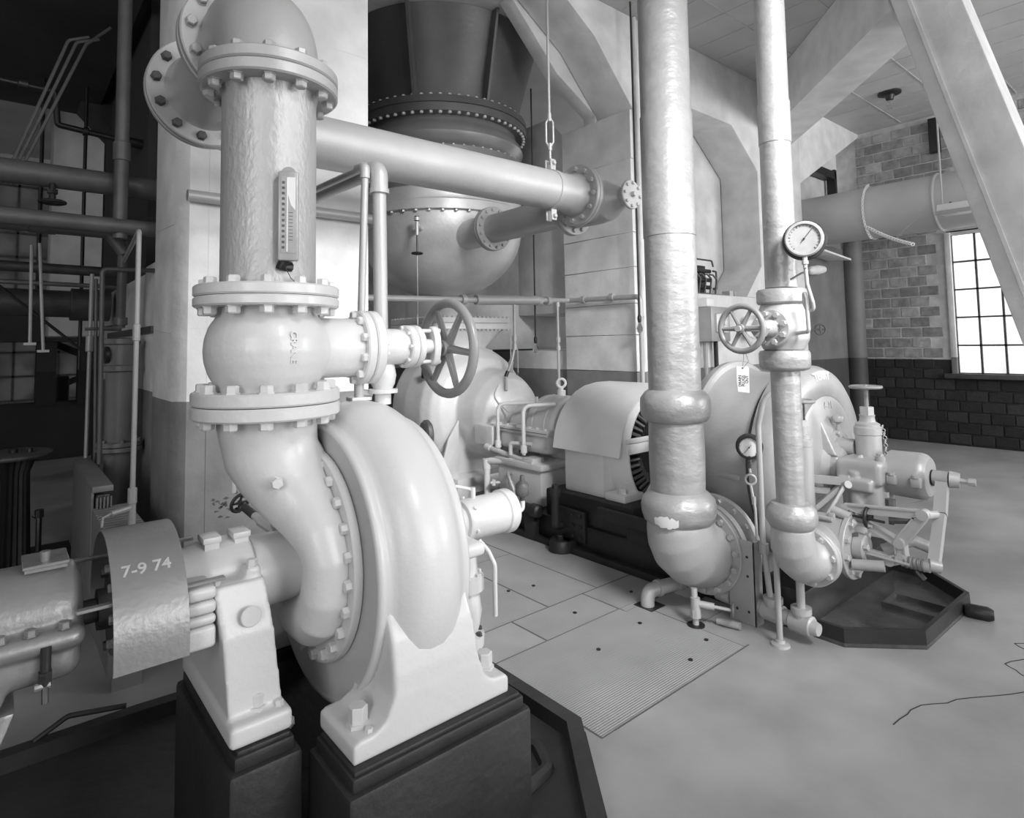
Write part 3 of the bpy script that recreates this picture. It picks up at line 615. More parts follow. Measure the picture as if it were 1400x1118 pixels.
m = MB(); m.cyl((TX, 3.225, ZH-.03), (TX, 3.19, ZH-.03), .025, .02, 12); build('plug', m, M_ALUM, f)
m = MB(); m.cyl((TX, HY+.35, ZH-.03), (TX, 5.12, ZH-.03), .155, seg=40); build('branch_pipe', m, M_ALUM, hd)
f = fl('flange', (TX, 5.10, ZH-.03), (0, 1, 0), .24, .035, hd, M_ALUM, 0, 0)
for p in circ((TX, 5.10, ZH-.03), (0, 1, 0), .205, 14, .1): bolt(f, p, (0, -1, 0), .016, M_ALUM)
# hanger
hg = thing('pipe_hanger', 'thin hanger rod with turnbuckle and clamp holding the overhead pipe', 'hanger', (3.53, HY, ZH+.17))
m = MB(); m.lathe((0, HY, ZH), (1, 0, 0), [(3.505, .163), (3.505, .171), (3.555, .171), (3.555, .163)], 48); build('pipe_clamp', m, M_ALUM, hg)
for s in (1, -1):
    for y in (-.03, .03): build('clamp_lug', MB().box((3.50, HY+y-.008, ZH+s*.165 if s > 0 else ZH-.26), (3.56, HY+y+.008, ZH+.26 if s > 0 else ZH-.165), .004, 1), M_ALUM, hg)
    bolt(hg, (3.53, HY-.038, ZH+s*.225), (0, -1, 0), .018, M_ALUM)
build('rod', MB().cyl((3.53, HY, ZH+.22), (3.53, HY, ZH+.38), .011, seg=10).cyl((3.53, HY, ZH+.62), (3.53, HY, 5.62), .012, seg=10), M_ALUM, hg)
m = MB(); m.tube([(3.53, HY, ZH+.36), (3.55, HY-.022, ZH+.41), (3.55, HY-.022, ZH+.58), (3.53, HY, ZH+.63)], .009, 8); m.tube([(3.53, HY, ZH+.36), (3.51, HY+.022, ZH+.41), (3.51, HY+.022, ZH+.58), (3.53, HY, ZH+.63)], .009, 8); m.cyl((3.53, HY, ZH+.34), (3.53, HY, ZH+.40), .018, seg=8); m.cyl((3.53, HY, ZH+.59), (3.53, HY, ZH+.66), .018, seg=8); build('turnbuckle', m, M_ALUM, hg)
# thermometer on the riser
th = thing('thermometer', 'long grey cased thermometer fixed to the front of the silver riser', 'thermometer', (.77, 2.1, 2.07))
ax = V((-.42, -1, 0)).normalized(); sx = V((1, -.42, 0)).normalized()
def tb(u0, u1, w0, w1, z0, z1, bev=.004):
    c = V((.770, 2.112, 0)); m = MB(); P = [c+sx*u+ax*w_ for u, w_ in ((u0, w0), (u1, w0), (u1, w1), (u0, w1))]
    return m.prism([(p.x, p.y, z0) for p in P], (0, 0, z1-z0), bev)
m = tb(-.034, .034, 0, .032, 2.10, 2.415, .006); m.cyl(V((.770, 2.112, 2.405))+ax*.005, V((.770, 2.112, 2.405))+ax*.027, .026, seg=20); build('case', m, M_MID, th)
M_SCALE = mat('dial_scale_grey', .36, .4, 0, .1, 20); build('scale_plate', tb(-.025, .025, .030, .034, 2.125, 2.395, .001), M_SCALE, th)
m = MB(); P = V((.770, 2.112, 0))+ax*.0342
pl = [(-.002, 2.392), (.023, 2.392), (.023, 2.275), (.008, 2.295), (-.004, 2.34)]
m.prism([P+sx*u+V((0, 0, z)) for u, z in pl], ax*.0008); build('pale_patch', m, M_GLASSW, th)  # pale patch over part of the scale plate
m = MB()
for k in range(13): p = P+sx*-.016+V((0, 0, 2.14+k*.019)); m.prism([p+sx*a+V((0, 0, b)) for a, b in ((-.005, 0), (.004, 0), (.004, .009), (-.005, .009))], ax*.0006)
for k in range(9): p = P+sx*.009+V((0, 0, 2.17+k*.012)); m.prism([p+sx*a+V((0, 0, b)) for a, b in ((-.007, 0), (.006, 0), (.006, .002), (-.007, .002))], ax*.0006)
build('scale_marks', m, M_IRON, th, kind='stuff')
build('glass_tube', MB().cyl(P+sx*-.004+V((0, 0, 2.13)), P+sx*-.004+V((0, 0, 2.39)), .0025, seg=8), M_GLASSW, th)
m = MB(); m.tube([V((.765, 2.112, 2.12)), V((.75, 2.125, 2.085)), V((.785, 2.14, 2.085))], .02, 10); build('bulb_socket', m, M_BLACK, th)
build('wire', MB().tube([(.755, 2.11, 2.085), (.775, 2.10, 2.04), (.79, 2.092, 2.025)], .0015, 6), M_BLACK, th)
# ---- vent pipes behind the valve
vp = thing('vent_pipe', 'thicker silver pipe with elbow dropping behind the valve bonnet onto a check valve', 'pipe', (1.25, 2.33, 1.56))
m = MB(); m.tube(route([(1.25, 2.33, 1.60), (1.25, 2.35, 2.57), (1.25, 4.34, 2.60)], .05), .030, 20); build('pipe_barrel', m, M_ALUM, vp)
m = MB(); m.tube(route([(1.25, 2.35, 2.47), (1.25, 2.35, 2.575), (1.25, 2.47, 2.577)], .06, 8), .039, 20); m.cyl((1.25, 2.35, 2.46), (1.25, 2.35, 2.48), .044); m.cyl((1.25, 2.46, 2.577), (1.25, 2.48, 2.577), .044); build('elbow_fitting', m, M_ALUM, vp)
m = MB(); m.lathe((1.25, 2.32, 0), (0, 0, 1), [(1.555, .034), (1.60, .034), (1.602, .062), (1.618, .062), (1.62, .04), (1.64, .05), (1.675, .056), (1.71, .05), (1.73, .046), (1.735, .054), (1.752, .054), (1.755, .032)], 28); build('check_valve', m, M_WHITE, vp)
v2 = thing('pressure_line', 'thinner silver pipe standing left of the thick one behind the valve', 'pipe', (1.16, 2.35, 1.56))
m = MB(); m.tube(route([(1.155, 2.35, 1.60), (1.19, 2.36, 2.57), (1.19, 4.34, 2.62)], .03), .016, 14); build('pipe_barrel', m, M_ALUM, v2)
m = MB(); m.tube(route([(1.188, 2.36, 2.52), (1.19, 2.36, 2.575), (1.19, 2.43, 2.577)], .03, 6), .022, 14); build('elbow_fitting', m, M_ALUM, v2)
m = MB(); m.box((1.11, 2.32, 1.575), (1.20, 2.38, 1.59), .003); m.cyl((1.155, 2.35, 1.58), (1.155, 2.35, 1.66), .02, seg=12); m.cyl((1.155, 2.35, 1.61), (1.21, 2.34, 1.60), .014, seg=8); build('cock', m, M_WHITE, v2)
wp = thing('wall_pipe', 'silver pipe running level across the column behind the riser', 'pipe', (1.8, 4.27, 2.76))
m = MB(); m.tube(route([(.9, 4.27, 2.79), (2.27, 4.27, 2.79), (2.27, 5.0, 2.79)], .04), .038, 16); build('pipe_barrel', m, M_ALUM, wp)
m = MB(); m.tube([(2.25, 4.27, 2.75), (2.25, 4.25, 2.69), (2.29, 4.25, 2.675), (2.32, 4.25, 2.69)], .01, 8); build('hook', m, M_ALUM, wp)
# small valve at the flaking paint
sv = thing('needle_valve', 'small valve with corroded little wheel behind the suction bend', 'valve', (.86, 3.0, 1.0))
m = MB(); m.tube(route([(1.0, 2.65, 1.02), (.91, 2.92, 1.07), (.885, 3.0, 1.10)], .05), [.017]*9, 12); build('pipe_barrel', m, M_WHITE2, sv)
m = MB(); m.cyl((.94, 2.83, 1.05), (.90, 2.95, 1.085), .028, seg=8); build('union_nut', m, M_WHITE2, sv)
m = MB(); m.cyl((.885, 3.0, 1.10), (.86, 3.07, 1.13), .02, seg=10); build('valve_body', m, M_IRON, sv)
handwheel(None, sv, (.85, 3.10, 1.145), (-.3, .9, .35), .045, .008, 4, M_IRON, .014)
build('pipe_stub', MB().tube([(.905, 3.4, 1.13), (.90, 3.4, 1.6)], .012, 8), M_WHITE2, sv)

sv.location.x += .055; sv.location.z -= .085
# ================================================================== condenser and far pump
CX, CY = 4.35, 6.5
cn = thing('condenser', 'huge round grey condenser shell hanging behind the overhead pipe', 'condenser', (CX, CY, 2.0))
def L(pr, seg=96): return MB().lathe((CX, CY, 0), (0, 0, 1), pr, seg)
m = MB(); R0, R1, z0, z1 = 1.02, 1.26, 4.62, 5.615
m.lathe((CX, CY, 0), (0, 0, 1), [(z0, R0), (z0+.25, R0+.03), (z1, R1)], 64); cone = build('hopper', m, M_CONE, cn)
for a in (-35, -80, -140, 160):
    d = V((math.cos(math.radians(a-60)), math.sin(math.radians(a-60)), 0)); p = V((CX, CY, 0))
    build('stiffener', MB().prism([p+d*(R0-.02)+V((0, 0, z0)), p+d*(R0+.10)+V((0, 0, z0)), p+d*(R1+.10)+V((0, 0, z1)), p+d*(R1-.02)+V((0, 0, z1))], V((-d.y, d.x, 0))*.03), M_CONE, cn)
build('upper_flange', L([(4.44, 1.0), (4.44, 1.12), (4.52, 1.125), (4.525, 1.11), (4.535, 1.11), (4.54, 1.125), (4.62, 1.12), (4.62, 1.0)]), M_CONE, cn)
bolts_joined('flange_bolts', cn, [((CX, CY, 4.44), (0, 0, -1), 1.085, 64, .022), ((CX, CY, 4.62), (0, 0, 1), 1.085, 64, .022)], M_SHELL)
build('expansion_ring', L([(4.45, .98), (4.40, .98), (4.36, 1.0), (4.30, 1.05), (4.23, 1.075), (4.16, 1.05), (4.11, 1.0), (4.08, .98), (4.0, .98)]), M_CONE2, cn)
build('middle_flange', L([(4.06, .97), (4.06, 1.08), (3.99, 1.085), (3.99, .97)]), M_CONE2, cn)
bolts_joined('flange_bolts', cn, [((CX, CY, 4.06), (0, 0, 1), 1.05, 56, .018)], M_SHELL)
build('shell', L([(4.0, .99), (3.62, .99), (3.60, 1.02)]), M_CONE2, cn)
build('belt_flange', L([(3.62, 1.0), (3.60, 1.04), (3.52, 1.02), (3.47, 1.03), (3.44, 1.09), (3.33, 1.095), (3.325, 1.0)]), M_SHELL, cn)
bolts_joined('flange_bolts', cn, [((CX, CY, 3.325), (0, 0, -1), 1.065, 44, .020)], M_SHELL)
bowl = [(3.34, 1.035)]+[(3.25-.86*math.sin(k*PI/28), 1.035*math.cos(k*PI/28)) for k in range(0, 13)]+[(2.33, .46), (2.12, .46)]
build('bowl', L(bowl), M_SHELL, cn)
m = MB(); m.cyl((TX, 5.14, ZH-.03), (TX, 5.75, ZH-.03), .17, seg=36); build('inlet_nozzle', m, M_SHELL, cn)
f = MB(); disc(f, (TX, 5.137, ZH-.03), (0, 1, 0), .24, .04, .006); build('inlet_flange', f, M_ALUM, cn)
# square flange and transition casing of the far pump
fp = thing('condensate_pump', 'large grey volute pump casing standing under the condenser bowl', 'pump', (4.45, 6.2, .2))
def rrect(xc, yc, hx, hy, z, n=6, r=.25):
    out = []
    for sx_, sy_, a0 in ((1, 1, 0), (-1, 1, 90), (-1, -1, 180), (1, -1, 270)):
        for k in range(n+1):
            a = math.radians(a0+90*k/n); out.append((xc+sx_*(hx-r)+r*math.cos(a), yc+sy_*(hy-r)+r*math.sin(a), z))
    return out
m = MB().loft([rrect(4.40, 6.4, .57, .57, z, 6, .1) for z in (1.985, 2.055)]); m.loft([rrect(4.40, 6.4, .57, .57, z, 6, .1) for z in (2.06, 2.12)]); build('square_flange', m, M_GREY, fp)
m = MB()
for k in range(17):
    t_ = -.512+k*.064
    for p in ((4.40+t_, 6.4-.53, 1.985), (4.40-.53, 6.4+t_, 1.985), (4.40+.53, 6.4+t_, 1.985)): m.hexb(p, (0, 0, -1), .018)
    for p in ((4.40+t_, 6.4-.53, 2.12), (4.40-.53, 6.4+t_, 2.12)): m.hexb(p, (0, 0, 1), .018)
build('flange_bolts', m, M_GREY, fp, kind='stuff')
m = MB().loft([rrect(4.40, 6.4, .52, .52, 1.99, 6, .12), rrect(4.40, 6.4, .48, .48, 1.90, 6, .2), rrect(4.39, 6.38, .40, .42, 1.76, 6, .3), rrect(4.38, 6.35, .38, .40, 1.60, 6, .3)]); build('inlet_funnel', m, M_GREY, fp)
m = MB().loft([rrect(4.38, 6.35, .46, .46, z, 6, .3) for z in (1.66, 1.73)]); fn = build('funnel_flange', m, M_GREY, fp)
m = MB()
for p in circ((4.38, 6.35, 1.66), (0, 0, 1), .43, 24): m.hexb(p, (0, 0, -1), .016)
build('flange_bolts', m, M_GREY, fp, kind='stuff')
m = MB(); PZ = 1.02
m.lathe((4.45, 0, PZ), (0, 1, 0), [(5.72, .25), (5.74, .50), (5.78, .62), (5.86, .71), (5.98, .76), (6.3, .78), (6.62, .76), (6.8, .62), (6.86, .3)], 64)
m.lathe((4.52, 0, 1.0), (0, 1, 0), [(5.22, .20), (5.26, .30), (5.34, .40), (5.46, .47), (5.6, .50), (5.8, .52)], 40)
m.lathe((4.38, 6.35, 0), (0, 0, 1), [(1.2, .42), (1.68, .40)], 32)
m.box((3.95, 5.75, .30), (5.0, 6.7, .75), .05)
cast('volute', m, M_GREY, fp, .02, 6)
build('foot', MB().box((3.9, 5.55, .10), (5.05, 6.8, .32), .02), M_GREY, fp)
for y in (5.66, 6.0): build('rib', MB().prism([(3.72, y, .32), (4.0, y, .32), (4.0, y, .95), (3.86, y, .75)], (0, .03, 0), .006), M_GREY, fp)
m = MB(); m.lathe((4.5, 0, .95), (0, 1, 0), [(5.02, .11), (5.04, .15), (5.3, .17)], 24); m.box((4.03, 5.1, .72), (4.35, 5.42, .93), .02); build('bearing_bracket', m, M_GREY, fp)
m = MB(); m.tube(route([(4.28, 5.12, 1.06), (4.26, 5.22, 1.12), (4.22, 5.3, 1.22), (4.30, 5.3, 1.36)], .1), .008, 6); build('lube_tube', m, M_GREY, fp)
m = MB(); disc(m, (3.97, 6.55, 1.32), (-1, -.4, 0), .05, .05); build('hand_hole', m, M_BLACK, fp)
m = MB(); m.box((3.72, 5.95, 1.42), (3.78, 6.0, 1.52), .006); build('instrument_box', m, M_BLACK, fp)
# small valve with long hanging rod on the condenser bowl
cv = thing('drain_cock', 'small cock with tiny wheel and hanging pull rod on the condenser bowl', 'valve', (3.45, 5.88, 2.9))
m = MB(); m.cyl((3.62, 5.82, 3.11), (3.47, 5.66, 3.11), .028, seg=12); m.cyl((3.47, 5.66, 3.0), (3.47, 5.66, 3.15), .02, seg=10); m.cyl((3.47, 5.66, 3.2), (3.47, 5.66, 3.16), .03, seg=12); build('valve_body', m, M_SHELL, cv)
build('cap', MB().cyl((3.47, 5.66, 3.16), (3.47, 5.66, 3.21), .026, seg=12), M_BLACK, cv)
build('stem', MB().cyl((3.47, 5.66, 2.78), (3.47, 5.66, 3.0), .009, seg=8), M_BLACK, cv)
m = MB(); m.torus((3.47, 5.66, 2.80), (0, 0, 1), .055, .011, 20, 8); m.bar((3.42, 5.66, 2.80), (3.52, 5.66, 2.80), .012, .012); build('handwheel', m, M_BLACK, cv)
build('pull_rod', MB().cyl((3.47, 5.66, 2.02), (3.47, 5.66, 2.78), .008, seg=8), M_ALUM, cv)
# level service pipe with drops
sp = thing('service_pipe', 'silver service pipe running level below the condenser to the pier', 'pipe', (4.6, 5.3, 2.25))
PA, PB, PC = V((2.6, 5.3, 2.26)), V((4.036, 5.3, 2.285)), V((4.90, 5.3, 2.313))
m = MB(); m.tube([PA, PB], .032, 14); build('pipe_barrel', m, M_ALUM, sp)
m = MB(); m.tube(route([PC, (5.44, 5.3, 2.325), (5.44, 4.2, 2.30), (5.44, 4.2, 2.05)], .06), .030, 14); build('pipe_barrel', m, M_ALUM, sp)
m = MB(); m.tube([PB, PC], .055, 16); build('sleeve', m, M_ALUM, sp)
for x in (3.82, 4.02, 4.93, 5.08): build('coupling', MB().cyl((x-.03, 5.3, 2.26+(x-2.6)*.0187), (x+.03, 5.3, 2.26+(x-2.6)*.0187), .055, seg=14), M_ALUM, sp)
for y in (5.05, 4.6): build('coupling', MB().cyl((5.44, y-.03, 2.32), (5.44, y+.03, 2.32), .045, seg=12), M_ALUM, sp)
m = MB(); m.tube(route([(4.54, 5.3, 2.30), (4.54, 5.3, 1.78), (4.50, 5.3, 1.62), (4.40, 5.3, 1.42), (4.36, 5.25, 1.28)], .06), .017, 10); d1 = build('drop_pipe', m, M_ALUM, sp)
for z in (1.86, 1.76): build('union', MB().cyl((4.54, 5.3, z-.03), (4.54, 5.3, z+.03), .03, seg=8), M_ALUM, d1)
build('union', MB().cyl((4.43, 5.3, 1.49), (4.40, 5.3, 1.43), .022, seg=8), M_BLACK, d1)
m = MB(); m.cyl((5.24, 5.3, 2.32), (5.24, 5.3, .20), .018, seg=10); d2 = build('drop_pipe', m, M_ALUM, sp)
for z in (1.84, 1.74, 2.27): build('union', MB().cyl((5.24, 5.3, z-.03), (5.24, 5.3, z+.03), .03, seg=8), M_ALUM, d2)
m = MB(); m.tube([(5.44, 4.2, 2.08), (5.44, 4.2, 2.0), (5.44, 4.2, 1.0)], [.038, .026, .024], 10); build('nipple', m, M_ALUM, sp)
# hanging lamps
def pendant(label, x, y, z, top):
    l = thing('pendant_lamp', label, 'lamp', (x, y, z))
    build('cord', MB().cyl((x, y, z+.16), (x, y, top), .010, seg=8), M_CORD, l)
    build('socket', MB().lathe((x, y, z+.08), (0, 0, 1), [(0, .018), (.03, .022), (.06, .022), (.085, .012)], 14), M_BLACK, l)
    build('bulb', MB().lathe((x, y, z), (0, 0, 1), [(-.035, 0), (-.03, .018), (-.012, .032), (.01, .036), (.035, .030), (.07, .016), (.085, .014)], 18), M_GLASS, l)
pendant('bare bulb on a long black cord in front of the concrete pier', 5.35, 4.15, 1.93, 5.62)
pendant('bare bulb on a long black cord behind the gearbox', 5.05, 5.5, 1.72, 5.0)
# chain and sling by the recess
cs = thing('hook_line', 'thin line with iron hook and weight hanging left of the gearbox pipes', 'hook', (4.75, 6.0, 1.4))
build('line', MB().cyl((4.75, 5.62, 1.62), (4.75, 5.62, 1.98), .007, seg=6).cyl((4.86, 5.62, 1.45), (4.86, 5.62, 1.75), .006, seg=6), M_ALUM, cs)
build('weight', MB().lathe((4.75, 5.62, 1.42), (0, 0, 1), [(0, .012), (.02, .02), (.16, .036), (.17, .02), (.2, .012)], 12), M_ALUM, cs)
build('hook', MB().tube([(4.75, 5.62, 1.43), (4.78, 5.62, 1.38), (4.83, 5.62, 1.38), (4.86, 5.62, 1.45)], .012, 8), M_IRON, cs)
# ================================================================== far machine (axis along Y at x=4.6, z=.9)
TXC, TZ = 4.6, .90
bp = thing('bedplate', 'long black bedplate carrying gearbox, generator and turbine', 'base', (4.6, 3.5, 0))
m = MB(); m.box((3.87, 1.80, 0), (5.35, 5.25, .24), .012); m.box((3.90, 3.15, .2), (5.3, 4.15, .475), .02); m.box((3.87, 2.2, .2), (5.3, 3.2, .36), .02); build('base_frame', m, M_BLACK, bp)
build('side_rail', MB().box((3.80, 2.5, 0), (3.90, 5.2, .055), .008), M_PLINTH, bp)
m = MB(); m.bar((3.84, 3.45, .40), (3.84, 2.55, .395), .04, .09); build('angle_rail', m, M_PLINTH, bp)
m = MB(); m.cyl((3.80, 3.86, .0), (3.80, 3.86, .10), .11, .10, 20, .01); m.box((3.78, 3.74, 0), (3.95, 3.98, .10), .02); bl_ = build('anchor_lug', m, M_PLINTH, bp); bolt(bl_, (3.79, 3.86, .10), (0, 0, 1), .032, M_PLINTH)
cvp = build('cover_plate', MB().box((3.848, 3.62, .10), (3.88, 4.03, .36), .006), M_PLINTH, bp)
for y in (3.67, 3.76): 
    for z in (.14, .23, .32): bolt(cvp, (3.848, y, z), (-1, 0, 0), .016, M_PLINTH)
m = MB(); m.tube(route([(3.86, 3.90, .20), (3.78, 3.90, .20), (3.78, 3.90, .50)], .05), .035, 14); m.cyl((3.78, 3.90, .46), (3.78, 3.90, .53), .045, seg=14); m.cyl((3.78, 3.9, .53), (3.78, 3.9, .56), .03, seg=6); build('filler_pipe', m, M_PLINTH, bp)
m = MB(); m.tube([(3.80, 4.75, .29), (3.80, 4.20, .28)], .045, 14); m.cyl((3.80, 4.24, .28), (3.80, 4.12, .278), .06, seg=16, ch=.02); m.box((3.79, 4.2, .0), (3.87, 4.34, .26), .02); build('drain_pipe', m, M_PLINTH, bp)
# gearbox on its stand
gs = thing('oil_tank', 'grey oil tank block standing under the finned gearbox', 'tank', (4.35, 4.62, .24))
build('tank_body', MB().box((4.0, 4.32, .24), (4.72, 4.96, .60), .012), M_GREY, gs)
build('tank_lip', MB().box((3.97, 4.28, .58), (4.75, 5.0, .64), .012), M_GREY, gs)
build('name_plate', MB().box((3.99, 4.42, .62), (4.15, 4.58, .68), .01), M_GREY, gs)
m = MB(); m.tube(route([(3.99, 4.75, .50), (3.94, 4.74, .52), (3.93, 4.70, .46), (3.94, 4.62, .28)], .03), .018, 10); m.cyl((3.93, 4.69, .44), (3.94, 4.65, .35), .025, seg=8); build('level_gauge', m, M_MID, gs)
build('cock', MB().cyl((3.99, 4.93, .38), (3.88, 4.95, .39), .014, seg=8).cyl((3.92, 4.94, .36), (3.92, 4.94, .42), .02, seg=8), M_GREY, gs)
gb = thing('gearbox', 'horizontally split grey gearbox with eyebolt and curved oil pipes', 'gearbox', (4.45, 4.75, .66))
m = MB(); m.lathe((4.5, 0, .93), (0, 1, 0), [(4.33, .10), (4.34, .30), (4.38, .325), (4.72, .325), (4.75, .28), (4.80, .235), (5.08, .235), (5.11, .20), (5.2, .12)], 40)
m.box((4.12, 4.33, .70), (4.9, 5.1, .93), .06); cast('lower_case', m, M_GREY, gb, .012, 3)
build('split_flange', MB().box((4.10, 4.32, .885), (4.92, 5.12, .945), .008), M_GREY, gb)
sf = build('split_groove', MB().box((4.096, 4.33, .913), (4.92, 5.11, .917)), M_IRON, gb)
for k in range(7): bolt(gb, (4.125, 4.38+k*.115, .945), (0, 0, 1), .017, M_GREY)
for y in (4.46, 4.64, 4.86): build('rib', MB().torus((4.5, y, .93), (0, 1, 0), .31 if y < 4.75 else .225, .022, 24, 6, PI*.0, PI*2), M_GREY, gb)
m = MB(); m.cyl((4.6, 4.62, 1.24), (4.6, 4.62, 1.30), .045, seg=16); m.cyl((4.6, 4.62, 1.30), (4.6, 4.62, 1.33), .022, seg=12); m.torus((4.6, 4.62, 1.375), (.64, .77, 0), .045, .014, 24, 10); build('eyebolt', m, M_WHITE2, gb)
for y0, y1, zt, xx in ((5.02, 4.68, 1.19, 4.05), (4.58, 4.34, 1.20, 4.02)):
    m = MB(); m.tube(route([(xx, y0, .70), (xx, y0, zt-.02), (xx+.22, y1, zt)], .09), .020, 10); m.cyl((xx, y0, .72), (xx, y0, .79), .034, seg=10); build('oil_pipe', m, M_WHITE2, gb)
m = MB(); m.cyl((4.27, 4.70, 1.19), (4.33, 4.52, 1.19), .018, seg=8); m.cyl((4.28, 4.66, 1.16), (4.28, 4.66, 1.25), .016, seg=8); m.cyl((4.27, 4.72, 1.1), (4.27, 4.72, 1.2), .022, seg=8); build('oil_cock', m, M_GREY, gb)
m = MB(); m.tube(route([(4.03, 5.12, .70), (4.03, 4.75, .66), (4.0, 4.42, .64)], .05), .025, 10); m.cyl((4.03, 5.12, .70), (4.03, 5.20, .71), .035, seg=12); m.tube(route([(4.0, 4.76, .68), (4.0, 4.76, .80), (4.1, 4.55, .80)], .03), .02, 8); build('oil_header', m, M_GREY, gb)
m = MB(); m.tube(route([(3.96, 5.10, .10), (3.96, 5.10, .58), (4.05, 4.62, .63)], .05), .034, 14); m.cyl((3.96, 5.10, .50), (3.96, 5.10, .60), .045, seg=14); build('return_pipe', m, M_WHITE2, gb)
m = MB(); m.lathe((TXC-.05, 0, .93), (0, 1, 0), [(5.1, .09), (5.16, .09), (5.17, .16), (5.24, .16), (5.25, .10), (5.34, .10)], 24); build('shaft_coupling', m, M_GREY, gb)
# generator
gn = thing('generator', 'open ended pale generator with curved sheet metal hood', 'generator', (4.6, 3.7, .475))
hp = [(3.935, .845), (3.955, .95), (3.99, 1.06), (4.05, 1.165), (4.14, 1.26), (4.25, 1.335), (4.38, 1.385), (4.55, 1.41), (4.75, 1.41), (4.92, 1.36), (5.08, 1.25), (5.2, 1.08), (5.25, .85)]
m = MB(); bm = m.bm; A = []
for dy, off in ((3.30, 0), (4.08, 0), (4.08, .012), (3.30, .012)):
    A.append([bm.verts.new((4.6+(x-4.6)*(1-off*1.6), dy, .85+(z-.85)*(1-off*1.6))) for x, z in hp])
for i in range(4):
    for k in range(len(hp)-1): bm.faces.new((A[i][k], A[i][k+1], A[(i+1) % 4][k+1], A[(i+1) % 4][k]))
for k in (0, -1): bm.faces.new([A[i][k] for i in range(4)])
build('hood', m, M_WHITE2, gn)
m = MB(); m.box((3.985, 3.52, .475), (5.2, 3.98, .90), .015); m.box((3.97, 3.28, .475), (4.22, 3.5, .535), .01); m.box((5.0, 3.28, .475), (5.22, 3.5, .535), .01); build('frame', m, M_WHITE2, gn)
bolt(gn, (4.05, 3.36, .535), (0, 0, 1), .034, M_WHITE2)
m = MB(); m.lathe((TXC, 0, .84), (0, 1, 0), [(3.335, .50), (3.315, .51), (3.308, .52), (3.308, .535), (3.325, .543), (3.37, .548), (3.39, .556), (3.43, .56), (3.55, .56), (3.55, .50)], 64, True); eb = build('end_bell', m, M_WHITE2, gn)
bm_ = MB(); bm_.lathe((TXC, 0, .84), (0, 1, 0), [(3.42, .05), (3.42, .50), (3.46, .51), (3.5, .51), (3.5, .05)], 48)
build('armature', bm_, M_BLACK, gn)
m = MB()
for k in range(44):
    a = k*2*PI/44; d = V((math.cos(a), 0, math.sin(a))); c = V((TXC, 3.41, .84))
    m.tube([c+d*.26, c+d*.34+V((0, -.05, 0)), c+d*.42], .016, 6)
build('winding', m, M_IRON, gn, kind='stuff')
build('end_bar', MB().box((4.03, 3.285, .86), (5.15, 3.315, .945), .006).box((4.03, 3.282, .95), (5.15, 3.31, .99), .006), M_WHITE2, gn)
m = MB(); m.bar((4.27, 3.275, .50), (4.47, 3.275, .68), .02, .06, (0, 1, 0)); build('end_bracket', m, M_WHITE2, gn)
for a in (205, 222, 240): bolt(gn, (TXC+.55*math.cos(math.radians(a)), 3.37, .84+.55*math.sin(math.radians(a))), (0, -1, 0), .012, M_WHITE2)
# turbine
tu = thing('steam_turbine', 'round grey steam turbine casing with raised lettering on its end cover', 'turbine', (4.6, 2.3, .2))
m = MB(); m.lathe((TXC, 0, TZ), (0, 1, 0), [(2.72, .3), (2.72, .64), (2.69, .70), (2.66, .725), (2.60, .735), (2.585, .725), (2.58, .69), (2.50, .66), (2.30, .64), (2.21, .64)], 72); build('exhaust_casing', m, M_MID, tu)
m = MB(); m.lathe((TXC, -.06, TZ), (0, 1, 0), [(2.28, .5), (2.215, .70), (2.16, .71), (2.08, .705), (2.03, .68), (2.005, .64), (1.99, .585), (1.985, .50), (1.995, .485), (1.985, .46), (1.97, .30), (1.95, .22), (1.90, .20), (1.90, 0)], 72); ec = build('end_cover', m, M_MID, tu)
build('split_joint', MB().box((3.95, 2.25, TZ-.07), (5.25, 2.62, TZ-.03), .006), M_MID, tu)
build('pedestal', MB().box((4.0, 2.1, .20), (5.2, 2.65, .55), .03), M_MID, tu)
def tbend(co):
    a = PI/2+.02-co.x/.62; r = .635+co.y
    yy = 1.945-.0-co.z+max(0, (r-.6))*.2
    return V((TXC+r*math.cos(a), yy-.006, TZ+r*math.sin(a)))
text('raised_lettering', 'TERRY', .085, .006, M_WHITE2, tu, (0, 0, 0), (1, 0, 0), (0, 0, 1), tbend)
text('chalk_marks', '6-71', .075, .0008, M_CHALK, tu, (4.62, 1.918, TZ+.42), (1, 0, 0), (0, 0, 1))
m = MB(); m.lathe((4.55, 0, TZ), (0, 1, 0), [(1.78, .10), (1.80, .14), (1.92, .16), (1.98, .18)], 28); m.loft([[(4.42, 1.97, 1.0), (4.80, 1.97, 1.0), (4.80, 1.80, 1.0), (4.42, 1.80, 1.0)], [(4.48, 1.97, 1.27), (4.68, 1.97, 1.27), (4.68, 1.94, 1.27), (4.48, 1.94, 1.27)]]); cast('bearing_housing', m, M_MID, tu, .01, 4)
m = MB(); m.cyl((4.62, 1.86, 1.0), (4.62, 1.86, 1.20), .014, seg=10); m.lathe((4.62, 1.86, 1.20), (0, 0, 1), [(0, .02), (.01, .036), (.04, .04), (.05, .034), (.06, .01)], 16); build('oil_cup', m, M_MID, tu)
m = MB(); m.lathe((4.58, 0, TZ), (0, 1, 0), [(1.66, .05), (1.69, .05), (1.70, .085), (1.745, .085), (1.75, .06), (1.76, .09), (1.79, .09)], 24); build('shaft_collar', m, M_ALUM, tu)
